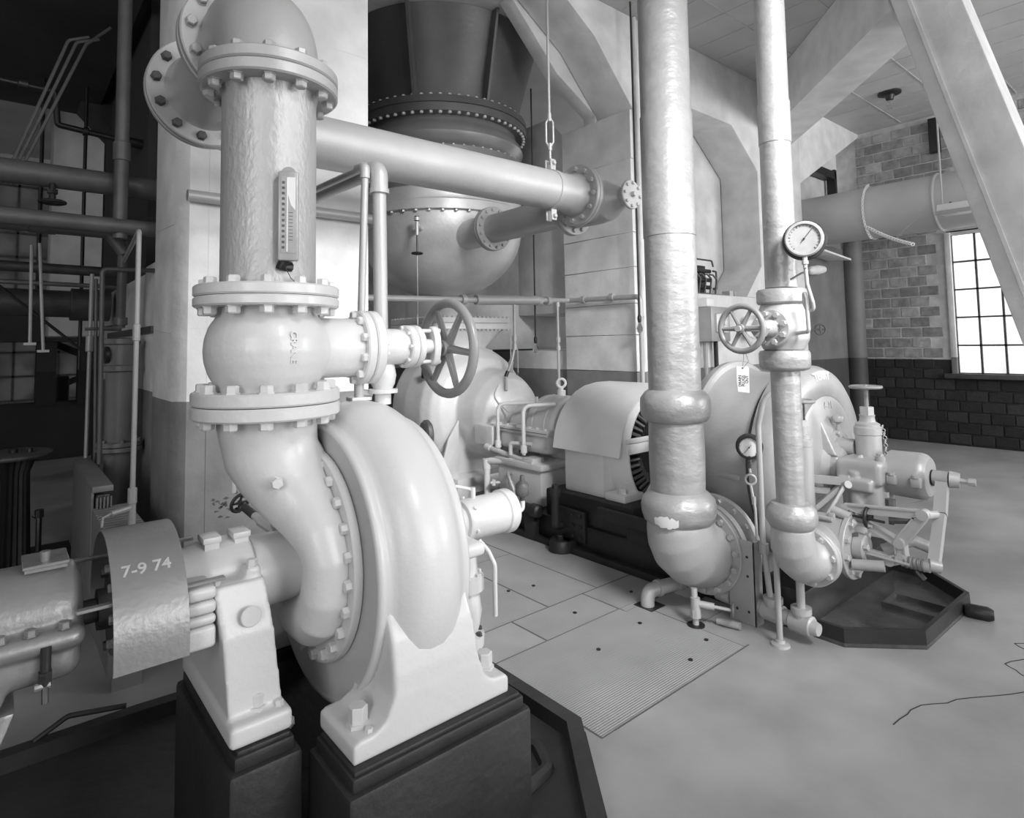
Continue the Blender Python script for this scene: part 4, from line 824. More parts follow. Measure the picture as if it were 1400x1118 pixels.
# governor
gc = thing('governor', 'grey governor drum and gear case in front of the turbine', 'governor', (4.5, 1.5, .6))
m = MB(); m.box((4.33, 1.40, .82), (4.72, 1.68, .98), .03); m.loft([rrect(4.5, 1.54, .15, .12, z, 4, .05) for z in (.66, .80, .88)]); m.box((4.30, 1.45, .78), (4.38, 1.66, .86), .015); m.cyl((4.36, 1.56, .62), (4.36, 1.56, .9), .045, seg=16); cast('gear_case', m, M_MID, gc, .009, 3)
m = MB(); m.lathe((4.58, 0, .885), (0, 1, 0), [(1.42, .145), (1.25, .148), (1.22, .14), (1.20, .12), (1.195, .06), (1.195, 0)], 48); build('drum', m, M_MID, gc)
for y, n_ in ((1.37, 'a'), (1.235, 'b')):
    m = MB(); m.box((4.40, y-.028, .84), (4.445, y+.028, .90), .008); m.cyl((4.415, y, .90), (4.415, y, .915), .022, seg=8); build('lug', m, M_MID, gc)
m = MB(); m.cyl((4.42, 1.43, .84), (4.42, 1.43, 1.01), .03, seg=14); m.cyl((4.42, 1.43, 1.01), (4.42, 1.43, 1.025), .02, seg=6); build('clamp_stud', m, M_MID, gc)
build('shaft_end', MB().cyl((4.58, 1.20, .885), (4.58, 1.18, .885), .05, seg=20), M_BLACK, gc)
m = MB(); m.bar((4.20, 2.0, .83), (4.30, 1.58, .84), .03, .05); m.bar((4.20, 2.0, .76), (4.30, 1.7, .76), .02, .04); build('support_beam', m, M_ALUM, gc)
m = MB(); m.bar((4.18, 1.86, .55), (4.32, 1.62, .82), .05, .03); m.cyl((4.31, 1.63, .80), (4.26, 1.57, .83), .025, seg=10); build('brace', m, M_MID, gc)
m = MB(); m.cyl((4.44, 1.42, .72), (4.44, 1.42, .78), .025, seg=8); m.cyl((4.44, 1.42, .63), (4.44, 1.42, .72), .03, seg=8); m.bar((4.44, 1.42, .67), (4.50, 1.20, .76), .006, .006); build('oil_fitting', m, M_MID, gc)
# lever and bracket
lv = thing('governor_linkage', 'triangular grey linkage frame with upright lever at the governor end', 'linkage', (4.1, 1.3, .35))
X0 = 4.10
def bars(pts, w, h, nm, mt=M_ALUM):
    m = MB()
    for a, b in zip(pts, pts[1:]):
        m.bar(a, b, w, h, (1, 0, 0)); d_ = (V(b)-V(a)).normalized().cross(V((1, 0, 0))).normalized()
        for s_ in (1, -1): m.bar(V(a)+d_*s_*w*.42, V(b)+d_*s_*w*.42, w*.17, h+.014, (1, 0, 0))
    e_ = .009+random.random()*.004
    for p in pts: m.cyl((p[0]-h/2-e_, p[1], p[2]), (p[0]+h/2+e_, p[1], p[2]), w*.52, seg=14)
    return build(nm, m, mt, lv)
bars([(X0, 1.57, .645), (X0, 1.16, .685)], .05, .035, 'frame_arm')
bars([(X0, 1.57, .635), (X0, 1.27, .49)], .045, .035, 'frame_arm')
bars([(X0, 1.15, .685), (X0, 1.275, .50)], .06, .035, 'frame_arm')
bars([(X0, 1.275, .50), (X0, 1.27, .415), (X0, 1.33, .385), (X0, 1.59, .395)], .055, .05, 'frame_arm')
m = MB(); m.loft([[(4.56, 1.10, .90), (4.60, 1.10, .90), (4.60, 1.14, .90), (4.56, 1.14, .90)], [(4.29, 1.09, .67), (4.35, 1.09, .67), (4.35, 1.15, .67), (4.29, 1.15, .67)], [(4.06, 1.10, .38), (4.10, 1.10, .38), (4.10, 1.14, .38), (4.06, 1.14, .38)]])
m = MB(); m.bar((4.42, 1.135, .845), (4.27, 1.115, .665), .05, .062, (0, 1, 0)); m.bar((4.27, 1.115, .665), (4.12, 1.12, .40), .05, .055, (0, 1, 0)); m.cyl((4.27, 1.13, .66), (4.1, 1.14, .685), .024, seg=12); build('lever', m, M_ALUM, lv)
m = MB(); m.cyl((4.42, 1.18, .845), (4.42, 1.10, .845), .045, seg=16); m.cyl((4.42, 1.10, .845), (4.43, 1.05, .843), .05, .044, 18); m.cyl((4.43, 1.05, .843), (4.435, 1.01, .842), .014, seg=8); m.cyl((4.435, 1.01, .842), (4.44, .975, .842), .022, seg=8); build('lever_head', m, M_ALUM, lv)
m = MB(); m.cyl((4.09, 1.27, .40), (4.1, 1.13, .395), .03, seg=14); m.cyl((4.1, 1.14, .41), (4.13, 1.09, .40), .035, seg=10); build('spring_rod', m, M_MID, lv)
m = MB(); pts = []
for k in range(61): a = k*2*PI*5/60; pts.append((4.09+.03*math.cos(a), 1.26-.11*k/60, .40+.03*math.sin(a)))
m.tube(pts, .006, 6); build('spring', m, M_PIPE, lv)
m = MB(); m.cyl((4.09, 1.2, .36), (4.09, 1.16, .32), .018, seg=8); build('thumb_screw', m, M_BLACK, lv)
# steam chest and throttle valves
ch = thing('steam_chest', 'stout silver steam chest with bolted round end beside the drip pan', 'valve', (4.08, 1.8, .25))
SC = (4.06, .455)
m = MB(); m.lathe((SC[0], 0, SC[1]), (0, 1, 0), [(2.12, .14), (2.05, .165), (1.70, .168), (1.60, .17)], 44); build('chest_body', m, M_ALUM, ch)
m = MB(); disc(m, (SC[0]+.03, 1.595, SC[1]), (0, 1, 0), .198, .032, .004, 48); ef = build('end_flange', m, M_ALUM, ch)
bolts(ef, (SC[0]+.03, 1.595, SC[1]), (0, -1, 0), .165, 10, .020, M_ALUM, .2)
m = MB(); m.cyl((SC[0]+.03, 1.60, SC[1]), (SC[0]+.03, 1.53, SC[1]), .085, .08, 24, .01); eg = build('stem_gland', m, M_MID, ch); bolt(eg, (SC[0]-.02, 1.53, SC[1]+.02), (0, -1, 0), .02, M_ALUM)
build('valve_stem', MB().cyl((SC[0], 1.57, SC[1]-.02), (SC[0], 1.30, SC[1]-.03), .010, seg=8).cyl((SC[0]-.08, 1.58, SC[1]-.08), (SC[0]-.04, 1.42, SC[1]-.06), .032, seg=14), M_MID, ch)
m = MB(); m.lathe((SC[0], 0, .60), (0, 1, 0), [(1.66, .02), (1.60, .02), (1.59, .03), (1.57, .012), (1.50, .010), (1.49, .010)], 12); m.cyl((SC[0]-.02, 1.60, .635), (SC[0]-.02, 1.70, .66), .028, seg=10); build('pilot_valve', m, M_ALUM, ch)
build('pilot_spindle', MB().cyl((SC[0], 1.6, .645), (SC[0], 1.42, .64), .008, seg=8), M_BLACK, ch)
handwheel(None, ch, (4.09, 1.52, .645), (0, 1, 0), .056, .011, 5, M_BLACK, .018)
m = MB(); m.cyl((4.2, 1.43, .60), (4.2, 1.43, .72), .016, seg=10); m.cyl((4.2, 1.43, .70), (4.2, 1.43, .75), .03, seg=8); m.torus((4.22, 1.30, .66), (0, .3, 1), .045, .009, 20, 8); m.cyl((4.2, 1.43, .64), (4.22, 1.3, .66), .02, seg=10); m.cyl((4.16, 1.43, .635), (4.2, 1.33, .645), .024, seg=8); build('trip_cock', m, M_IRON, ch)
m = MB(); m.tube(route([(4.25, 1.5, .42), (4.3, 1.36, .5), (4.36, 1.28, .46)], .04), .035, 12); build('drain_bend', m, M_MID, ch)
ch.location.z += .07; ch.location.y -= .02
gc.location.y += .10; gc.location.z += .025
lv.location.y += .06; lv.location.z += .10
# hand throttle: tall valve column left
hv = thing('throttle_valve', 'tall silver cylindrical valve with small wheel beside the thin lagged pipe', 'valve', (4.15, 1.90, .60))
m = MB(); m.lathe((4.15, 1.90, 0), (0, 0, 1), [(.58, .06), (1.09, .06), (1.092, .064), (1.13, .064), (1.135, .06), (1.14, .045), (1.165, .045), (1.17, .034), (1.22, .034)], 28); build('valve_column', m, M_ALUM, hv)
build('gland_nut', MB().cyl((4.15, 1.90, 1.215), (4.15, 1.90, 1.26), .032, seg=6), M_ALUM, hv)
for dx in (-.012, .012): build('stem', MB().cyl((4.15+dx, 1.90-dx, 1.25), (4.15+dx, 1.90-dx, 1.385), .007, seg=8), M_IRON, hv)
handwheel(None, hv, (4.15, 1.90, 1.385), (0, 0, 1), .078, .012, 5, M_WHEEL, .022)
pv = thing('relief_valve', 'short silver valve pot with wheel on the right of the turbine cover', 'valve', (4.6, 1.66, 1.02))
m = MB(); m.lathe((4.6, 1.66, -.10), (0, 0, 1), [(1.06, .06), (1.07, .080), (1.24, .080), (1.245, .085), (1.29, .085), (1.30, .075), (1.315, .075), (1.33, .05), (1.36, .045), (1.375, .05)], 32); build('valve_pot', m, M_ALUM, pv)
m = MB(); m.lathe((4.6, 0, 1.04), (0, 1, 0), [(1.74, .06), (1.86, .06), (1.865, .11), (1.95, .115)], 28); pn = build('inlet_flange', m, M_ALUM, pv)
bolts(pn, (4.6, 1.865, 1.04), (0, -1, 0), .088, 6, .02, M_ALUM, .5)
build('gland_nut', MB().cyl((4.6, 1.66, 1.27), (4.6, 1.66, 1.33), .045, seg=6).cyl((4.6, 1.66, 1.24), (4.6, 1.66, 1.27), .03, seg=12), M_ALUM, pv)
build('stem', MB().cyl((4.6, 1.66, 1.32), (4.6, 1.66, 1.46), .014, seg=10), M_WHEEL, pv)
handwheel(None, pv, (4.6, 1.66, 1.465), (0, 0, 1), .092, .011, 5, M_WHEEL, .022)
m = MB()
for k in range(11): a = k/10; m.torus((4.69+.045*math.sin(a*PI), 1.60, 1.19-.26*a), (k % 2, 1-k % 2, .3), .012, .0035, 10, 5)
build('chain', m, M_ALUM, pv, kind='stuff')
m = MB(); m.bar((4.05, 1.74, .66), (4.47, 1.66, .99), .018, .008); m.tube([(4.05, 1.74, .66), (4.47, 1.66, 1.015)], .009, 8); m.cyl((4.40, 1.675, .965), (4.46, 1.66, 1.005), .018, seg=8); rodm = build('trip_rod', m, M_ALUM, pv)
tl = thing('trip_latch', 'small silver trip latch with lever on top of the steam chest', 'latch', (4.0, 1.75, .62))
m = MB(); m.box((3.98, 1.70, .62), (4.03, 1.82, .68), .006); m.box((4.0, 1.66, .58), (4.05, 1.70, .72), .006); m.cyl((3.97, 1.66, .69), (3.97, 1.80, .69), .014, seg=8); m.cyl((3.99, 1.63, .63), (3.99, 1.80, .64), .012, seg=8); build('latch_body', m, M_ALUM, tl)
build('latch_lever', MB().bar((3.97, 1.72, .60), (4.06, 1.55, .605), .025, .018), M_IRON, tl)
build('bracket', MB().box((4.0, 1.69, .50), (4.05, 1.80, .63), .006), M_ALUM, tl)
m = MB(); m.torus((3.96, 1.80, .72), (1, .2, .2), .022, .006, 14, 6); build('link_ring', m, M_IRON, tl)
# drip pan
dp = thing('drip_pan', 'shiny black octagonal oil drip pan on the floor by the turbine', 'tray', (4.6, 1.6, 0))
po2 = [(3.845, 1.80), (3.845, 1.572), (4.17, 1.25), (5.0, 1.234), (5.35, 1.60), (5.35, 2.1), (3.845, 2.1)]
m = MB(); m.prism([(x, y, .003) for x, y in po2], (0, 0, .02)); build('pan_floor', m, M_OILY, dp)
build('pan_rim', rim(po2, 0, .105, .03, .004), M_BLACK, dp)
m = MB(); m.prism([(4.60, 1.27, .02), (4.76, 1.27, .02), (4.76, 1.62, .02), (4.60, 1.62, .02)], (0, 0, .03)); build('sump_lip', rim([(4.56, 1.26), (4.80, 1.26), (4.80, 1.62), (4.56, 1.62)], .02, .05, .02, .004), M_OILY, dp); m.bm.free()
m = MB(); m.lathe((4.86, 1.215, .035), (.25, -1, 0), [(-.02, .03), (.0, .045), (.10, .045), (.13, .03)], 14); build('drain_spout', m, M_BLACK, dp)
# ================================================================== lagged pipes
BX, BY = 3.50, 2.44
ex = thing('exhaust_pipe', 'thick wrinkled silver lagged pipe with two swollen collars and bolted elbow', 'pipe', (BX, BY, .05))
m = MB(); pr = [(1.46, .172), (1.9, .171), (2.505, .172), (2.51, .176), (3.35, .176), (3.36, .170), (5.62, .170)]; m.lathe((BX, BY, 0), (0, 0, 1), pr, 48); build('lagging', m, M_LAG, ex)
m = MB(); m.lathe((BX, BY, 0), (0, 0, 1), [(1.26, .17), (1.275, .205), (1.31, .228), (1.37, .232), (1.42, .228), (1.46, .20), (1.48, .17)], 48); build('collar', m, M_LAG, ex)
m = MB(); m.lathe((BX, BY, 0), (0, 0, 1), [(.80, .176), (1.05, .182), (1.28, .178)], 48); build('lagging', m, M_LAG, ex)
m = MB(); m.lathe((BX, BY, 0), (0, 0, 1), [(.60, .19), (.625, .225), (.67, .24), (.72, .243), (.76, .235), (.80, .20), (.82, .17)], 48); build('collar', m, M_LAG, ex)
m = MB(); rws = []
for k in range(13):
    a_ = math.radians(176+k*3.2); e_ = .5+.5*math.sin(k*PI/12)
    rws.append([(BX+r_*math.cos(a_), BY+r_*math.sin(a_), z_) for r_, z_ in ((.243, .655+.034*e_+random.uniform(-.009, .009)), (.238, .642), (.232, .640-.022*e_+random.uniform(-.006, .006)), (.20, .64))])
m.loft(rws); build('torn_patch', m, M_GLASSW, ex)
m = MB(); pts = [(BX, BY, .62), (BX, BY, .58), (BX+.01, BY-.005, .52), (BX+.04, BY-.01, .46), (BX+.09, BY-.02, .415), (BX+.15, BY-.025, .40), (BX+.21, BY-.03, .40)]
m.tube(pts, [.205, .212, .222, .228, .232, .24, .25], 44); cast('elbow', m, M_ALUM, ex, .01, 5)
m = MB(); disc(m, (BX+.185, BY-.03, .40), (1, 0, 0), .30, .04, .006, 56); ff = build('flange', m, M_ALUM, ex)
bolts(ff, (BX+.185, BY-.03, .40), (-1, 0, 0), .268, 16, .022, M_ALUM, .1)
m = MB(); m.lathe((0, BY-.04, .40), (1, 0, 0), [(BX+.228, .30), (BX+.235, .305), (BX+.265, .305), (BX+.27, .26), (BX+.33, .25), (BX+.335, .33), (BX+.37, .335), (BX+.375, .3)], 56); fo = build('outlet_flange', m, M_ALUM, ex)
bolts(fo, (BX+.335, BY-.04, .40), (-1, 0, 0), .30, 16, .020, M_ALUM, .2)
def legp(label, x, y0, y1, z1):
    l = thing('support_plate', label, 'support', (x, (y0+y1)/2, 0))
    build('plate', MB().box((x, y0, 0), (x+.012, y1, z1), .002, 1).box((x, y0, 0), (x+.09, y0+.012, z1), .002, 1), M_MID, l)
    for y in (y0+.05, y1-.05):
        for z in (.08, .30, .42): build('hole', MB().cyl((x-.001, y, z), (x+.004, y, z), .009, seg=10), M_BLACK, l)
legp('flat steel plate leg with holes, to the right of the thick pipe elbow', 3.70, 2.03, 2.21, .52)
legp('flat steel plate leg half hidden behind the thick pipe elbow', 3.76, 2.52, 2.68, .36)
SX, SY = 3.50, 1.685
sm = thing('steam_pipe', 'thinner silver lagged pipe with flanged collars and a globe valve body', 'pipe', (SX, SY, .3))
def C2(pr, seg=40): return MB().lathe((SX, SY, 0), (0, 0, 1), pr, seg)
build('lagging', C2([(2.10, .088), (2.95, .086), (2.955, .090), (3.2, .090), (3.21, .085), (5.62, .084)]), M_LAG, sm)
build('collar', C2([(2.0, .10), (2.005, .128), (2.015, .138), (2.075, .138), (2.09, .13), (2.095, .10)]), M_LAG, sm)
m = C2([(1.74, .11), (1.80, .138), (1.87, .142), (1.95, .138), (2.01, .115)]); m.cyl((SX, SY, 1.87), (SX-.19, SY-.02, 1.865), .105, .10, 32, .01); cast('globe_body', m, M_ALUM, sm, .008, 4)
bd = MB(); disc(bd, (SX-.19, SY-.02, 1.865), (1, 0, 0), .105, .02, .004, 36); bf = build('bonnet_flange', bd, M_ALUM, sm)
bolts(bf, (SX-.19, SY-.02, 1.865), (-1, 0, 0), .082, 8, .018, M_ALUM, .3)
m = MB(); m.cyl((SX-.19, SY-.02, 1.865), (SX-.30, SY-.025, 1.862), .05, .035, 20); m.cyl((SX-.30, SY-.025, 1.862), (SX-.34, SY-.027, 1.861), .05, seg=6); m.cyl((SX-.34, SY-.027, 1.861), (SX-.56, SY-.03, 1.86), .016, seg=12); build('bonnet', m, M_ALUM, sm)
handwheel(None, sm, (SX-.52, SY-.03, 1.86), (1, 0, 0), .118, .0155, 6, M_WHEEL, .026, 'handwheel', .0)
build('collar', C2([(1.62, .10), (1.63, .128), (1.645, .138), (1.72, .138), (1.735, .13), (1.74, .10)]), M_LAG, sm)
build('lagging', C2([(.86, .076), (1.1, .078), (1.63, .080)]), M_LAG, sm)
build('collar', C2([(.72, .09), (.735, .115), (.77, .135), (.80, .138), (.84, .130), (.87, .105), (.875, .07)]), M_LAG, sm)
m = MB(); pts = [(SX, SY, .74), (SX, SY, .69), (SX+.01, SY, .625), (SX+.04, SY, .57), (SX+.09, SY-.005, .535), (SX+.14, SY-.01, .525), (SX+.18, SY-.01, .525)]; m.tube(pts, [.112, .115, .12, .122, .125, .13, .13], 36); cast('elbow', m, M_ALUM, sm, .008, 4)
m = MB(); disc(m, (SX+.175, SY-.005, .525), (1, 0, 0), .165, .03, .005, 44); f = build('flange', m, M_ALUM, sm); bolts(f, (SX+.175, SY-.005, .525), (-1, 0, 0), .14, 8, .020, M_ALUM, .2)
m = MB(); disc(m, (SX+.207, SY-.005, .525), (1, 0, 0), .165, .03, .005, 44); m.cyl((SX+.23, SY, .525), (SX+.50, SY+.05, .525), .13, seg=32); build('flange', m, M_ALUM, sm)
# gauges
def gauge(nm, label, c, ax, R, dep, mcase, mdial, tube, parent_mat, needle):
    g = thing(nm, label, 'gauge', c); a, u, v = basis(ax); u = V((0, 0, 1)).cross(a).normalized(); v = a.cross(u)
    c = V(c); m = MB(); m.lathe(c-a*dep, a, [(0, R*1.12), (.008, R*1.15), (.016, R*1.12), (.018, R*.9), (dep-.02, R*.9)], 40); build('case_back', m, M_BLACK, g)
    m = MB(); m.lathe(c-a*.025, a, [(0, R*.8), (0, R*.9), (.004, R), (.022, R), (.03, R*.93), (.03, R*.84), (.02, R*.80)], 48, True); build('bezel', m, mcase, g)
    m = MB(); m.lathe(c-a*.012, a, [(0, R*.82), (.004, R*.82), (.004, 0)], 40); build('dial', m, mdial, g)
    m = MB()
    for k in range(21):
        th = math.radians(225-270*k/20); d = u*math.cos(th)+v*math.sin(th); m.bar(c+d*R*.70-a*.006, c+d*R*(.78 if k % 4 else .80)-a*.006, R*(.02 if k % 4 else .04), .001, a)
    build('scale_marks', m, M_INK, g, kind='stuff')
    d = u*math.cos(needle)+v*math.sin(needle); m = MB(); m.bar(c-d*R*.28-a*.004, c+d*R*.66-a*.004, R*.035, .002, a); m.cyl(c-a*.006, c-a*.001, R*.06, seg=10); build('needle', m, M_INK, g)
    m = MB(); m.lathe(c-v*(R*1.0)-a*.02, -v, [(-.02, .014), (.02, .014), (.022, .018), (.04, .018), (.042, .012), (.06, .012)], 8); build('stem', m, parent_mat, g)
    return g
g1 = gauge('pressure_gauge', 'large pressure gauge on a siphon tube beside the thinner lagged pipe', (3.345, 1.475, 2.345), (-.93, -.38, 0), .098, .075, M_MID, M_SCALE, None, M_ALUM, math.radians(52))
m = MB(); m.tube(route([(3.37, 1.485, 2.20), (3.37, 1.48, 2.10), (3.37, 1.455, 2.00), (3.38, 1.455, 1.96), (3.385, 1.49, 1.95), (3.38, 1.505, 2.0), (3.375, 1.50, 2.06), (3.375, 1.49, 2.02), (3.375, 1.485, 1.84), (3.45, 1.62, 1.83)], .02), .0105, 10); build('siphon_tube', m, M_ALUM, g1)
build('stay', MB().tube([(3.37, 1.485, 2.165), (3.40, 1.52, 2.165), (3.44, 1.60, 2.14)], .006, 8), M_ALUM, g1)
g2 = gauge('pressure_gauge', 'small black rimmed pressure gauge in front of the turbine casing', (3.80, 2.09, 1.095), (-.88, -.45, 0), .075, .06, M_BLACK, M_GLASSW, None, M_IRON, math.radians(232))
m = MB(); m.tube([(3.82, 2.11, 1.0), (3.82, 2.10, .93)], .009, 8); m.torus((3.82, 2.10, .885), (-.88, -.45, 0), .032, .008, 24, 8); m.tube(route([(3.82, 2.10, .85), (3.81, 2.07, .70), (3.80, 2.06, .5)], .05), .009, 8); m.cyl((3.815, 2.08, .78), (3.815, 2.08, .73), .015, seg=6); build('siphon_tube', m, M_ALUM, g2)
# copper-like drain lines by the elbow
ld = thing('leak_off_pipe', 'thin silver tube curving down in front of the turbine casing to the floor tee', 'pipe', (3.75, 1.98, .1))
m = MB(); m.tube(route([(3.85, 1.86, 1.52), (3.78, 1.97, 1.42), (3.76, 2.0, 1.25), (3.74, 1.99, .55), (3.74, 1.95, .12)], .15, 8), .018, 12); build('tube', m, M_ALUM, ld)
build('union', MB().cyl((3.74, 1.985, .46), (3.74, 1.984, .52), .03, seg=8), M_MID, ld)
tp = thing('drain_header', 'fat silver drain pipe with tees lying on the floor behind the plate leg', 'pipe', (3.75, 2.2, .11))
m = MB(); m.tube([(3.80, 2.62, .13), (3.72, 1.70, .11)], .045, 18); build('pipe_barrel', m, M_ALUM, tp)
m = MB(); m.cyl((3.775, 2.33, .123), (3.765, 2.22, .121), .062, seg=18); m.cyl((3.77, 2.28, .12), (3.86, 2.26, .16), .05, seg=14); build('tee', m, M_ALUM, tp)
for y in (1.94, 1.76):
    xx = 3.72+(y-1.7)*.087
    m = MB(); m.cyl((xx-.005, y-.07, .11), (xx+.006, y+.07, .112), .058, seg=18, ch=.01); m.cyl((xx, y, .11), (xx, y, .20), .048, seg=18); m.cyl((xx, y, .17), (xx, y, .205), .058, seg=16); build('tee', m, M_ALUM, tp)
build('end_plug', MB().cyl((3.715, 1.69, .11), (3.712, 1.655, .11), .045, .035, 16), M_ALUM, tp)
m = MB(); m.tube(route([(3.725, 1.76, .19), (3.725, 1.76, .40), (3.9, 1.95, .47)], .05), .024, 12); m.cyl((3.725, 1.76, .36), (3.725, 1.76, .40), .034, seg=12); build('riser_pipe', m, M_ALUM, tp)
fs = thing('floor_drain_pipe', 'thin upright pipe with round floor plate between the two pipe elbows', 'pipe', (3.593, 1.83, 0))
m = MB(); m.tube([(3.593, 1.83, .01), (3.58, 1.83, .66)], .017, 12); build('pipe_barrel', m, M_ALUM, fs)
build('floor_flange', MB().lathe((3.593, 1.83, 0), (0, 0, 1), [(0, .055), (.012, .052), (.02, .03), (.035, .026)], 20), M_ALUM, fs); build('union', MB().cyl((3.583, 1.83, .56), (3.582, 1.83, .60), .026, seg=8), M_ALUM, fs)
dc = thing('drain_valve', 'small drain pipe with wheel valve entering the floor under the thick elbow', 'valve', (3.445, 2.30, 0))
build('pipe_barrel', MB().cyl((3.445, 2.30, -.02), (3.465, 2.32, .22), .020, seg=12), M_ALUM, dc)
m = MB(); m.cyl((3.446, 2.30, .05), (3.448, 2.302, .10), .034, seg=8); m.cyl((3.447, 2.30, .10), (3.45, 2.303, .17), .03, seg=12); m.cyl((3.45, 2.30, .135), (3.50, 2.20, .13), .022, seg=10); m.cyl((3.50, 2.2, .13), (3.545, 2.11, .125), .011, seg=8); build('valve_body', m, M_ALUM, dc)
handwheel(None, dc, (3.548, 2.10, .125), (.45, -.9, 0), .04, .008, 4, M_PIPE, .012)
build('floor_hole', MB().cyl((3.445, 2.30, 0), (3.445, 2.30, .007), .055, seg=16), M_BLACK, dc)
el = thing('floor_elbow', 'grey pipe elbow turning down into a floor hole left of the thick pipe', 'pipe', (3.45, 2.68, 0))
m = MB(); m.tube(route([(3.78, 2.60, .105), (3.455, 2.68, .10), (3.45, 2.68, -.03)], .07, 8), .047, 18); build('pipe_barrel', m, M_ALUM, el)
for a_, b_ in (((3.56, 2.653, .102), (3.53, 2.66, .102)), ((3.74, 2.61, .104), (3.70, 2.62, .104))): build('coupling', MB().cyl(a_, b_, .055, seg=16), M_ALUM, el)
build('floor_hole', MB().box((3.39, 2.60, 0), (3.54, 2.75, .006)), M_BLACK, el)
so = thing('loose_pipe', 'short offcut of pipe lying on the floor near the plate leg', 'pipe', (3.58, 2.15, .02))
build('pipe_barrel', MB().cyl((3.56, 2.22, .024), (3.59, 2.08, .024), .022, seg=12), M_ALUM, so)
# tag on the valve wheel
tg = thing('paper_tag', 'white card tag with pencilled words hanging from the grey valve wheel', 'tag', (2.98, 1.655, 1.55))
X1 = V((.62, -.78, 0)).normalized(); nrm = V((-.78, -.62, 0)); tc = V((2.975, 1.655, 1.595))
m = MB(); m.prism([tc+X1*a+V((0, 0, b)) for a, b in ((-.030, .064), (-.024, .070), (.024, .070), (.032, .062), (.030, -.068), (-.026, -.062), (-.030, -.01))], nrm*.0012); build('card', m, M_PAPER, tg)
m = MB(); m.cyl(tc+V((0, 0, .060))+nrm*.0, tc+V((0, 0, .060))+nrm*.002, .005, seg=10); build('eyelet', m, M_IRON, tg)
for i, wd in enumerate(('DRAIN', 'PLUGS', 'OUT')): text('pencilled_word', wd, .0195, .0003, M_INK, tg, tc+nrm*.0018+X1*(-.015+.017*i)+V((0, 0, -.006+(.0 if i < 2 else .008))), (0, 0, 1), -X1)
m = MB(); m.tube([tc+V((0, 0, .06)), (2.98, 1.65, 1.70), (2.985, 1.65, 1.735)], .0012, 5); m.tube([tc+V((0, 0, .06))+X1*.003, (2.985, 1.625, 1.69), (2.985, 1.64, 1.735)], .0012, 5); build('wire', m, M_IRON, tg)
# ================================================================== niche contents, duct, lamps (right background)
rk = thing('burner_rack', 'dark rack of coils and bent rods standing on the niche sill', 'rack', (7.15, 4.6, 2.40))
m = MB()
for z in (2.42, 2.52, 2.62, 2.74): m.cyl((6.75, 4.55, z), (7.42, 4.55, z), .028, seg=10)
build('bar', m, M_BLACK, rk)
for k in range(4): 
    x = 7.0+k*.13; build('bent_rod', MB().tube(route([(x, 4.46, 2.41), (x+.02, 4.44, 2.62), (x-.04, 4.46, 2.68), (x-.12, 4.46, 2.68)], .03), .012, 8), M_IRON, rk)
build('back_panel', MB().box((6.8, 4.6, 2.41), (7.40, 4.62, 2.82), .006), M_BLACK, rk)
build('side_rod', MB().tube(route([(7.42, 4.5, 2.50), (7.5, 4.5, 2.50), (7.5, 4.5, 2.74), (7.42, 4.5, 2.74)], .03), .014, 8), M_IRON, rk)
build('top_rod', MB().tube(route([(6.8, 4.5, 2.88), (7.40, 4.5, 2.88), (7.43, 4.5, 2.80)], .04), .012, 8), M_IRON, rk)
for i, (x, mt_) in enumerate(((7.74, M_PAPER), (7.86, M_MID))):
    b_ = tag(build('small_carton', MB().box((x-.05, 4.42, 2.402), (x+.05, 4.54, 2.48), .004), mt_), ('small white carton lying on the niche sill', 'small grey carton leaning at the right end of the niche sill')[i], 'box')
bd_ = tag(build('loose_board', MB().prism([(6.7, 4.36, 2.402), (7.6, 4.36, 2.402), (7.68, 4.46, 2.43), (6.7, 4.46, 2.43)], (0, .05, 0), .003), M_MID), 'thin board lying along the front of the niche sill', 'board')
sb = thing('switch_box', 'grey electrical switch box on the wall below the niche', 'switch', (6.95, 4.28, 1.80))
build('box', MB().box((6.72, 4.12, 1.79), (7.15, 4.34, 2.22), .012), M_MID, sb)
build('door', MB().box((6.80, 4.105, 1.90), (7.08, 4.125, 2.14), .03), M_GREY, sb)
build('toggle', MB().box((6.96, 4.08, 1.99), (7.02, 4.11, 2.04), .004), M_GLASSW, sb)
build('side_lever', MB().box((7.16, 4.16, 1.95), (7.2, 4.22, 2.14), .01), M_BLACK, sb)
build('top_fitting', MB().box((6.70, 4.16, 2.22), (6.88, 4.30, 2.33), .02), M_WHITE2, sb)
for x, mt_ in ((6.82, M_MID), (7.06, M_BLACK)): build('conduit', MB().cyl((x, 4.28, .0), (x, 4.28, 1.8), .028, seg=10), mt_, sb)
tag(build('lamp_shade', MB().lathe((7.95, 4.25, 1.95), (-.6, -.8, .2), [(0, .05), (.04, .14), (.10, .17), (.11, .16), (.05, .12), (.03, 0)], 28), M_WHITE2), 'round white shade behind the grey valve wheel', 'lamp')
tag(build('conduit_pipe', MB().tube(route([(9.30, 4.25, 0), (9.30, 4.25, 2.4)], .03), .025, 8), M_IRON), 'thin conduit on the pier right of the lagged steam pipe', 'pipe')
tag(build('wall_conduit', MB().cyl((5.62, 4.31, 0), (5.62, 4.31, 5.6), .022, seg=8), M_CONC2), 'thin painted conduit on the pier edge beside the thick lagged pipe', 'pipe')
hx = thing('hose_bibb', 'small hose tap with wheel on the dark bay wall', 'tap', (9.95, 4.40, 1.95))
build('spout', MB().tube([(9.75, 4.3, 1.93), (9.95, 4.25, 1.95)], .02, 8), M_PIPE, hx); handwheel(None, hx, (10.0, 4.22, 1.95), (-.7, -.7, 0), .08, .014, 4, M_PIPE, .02)
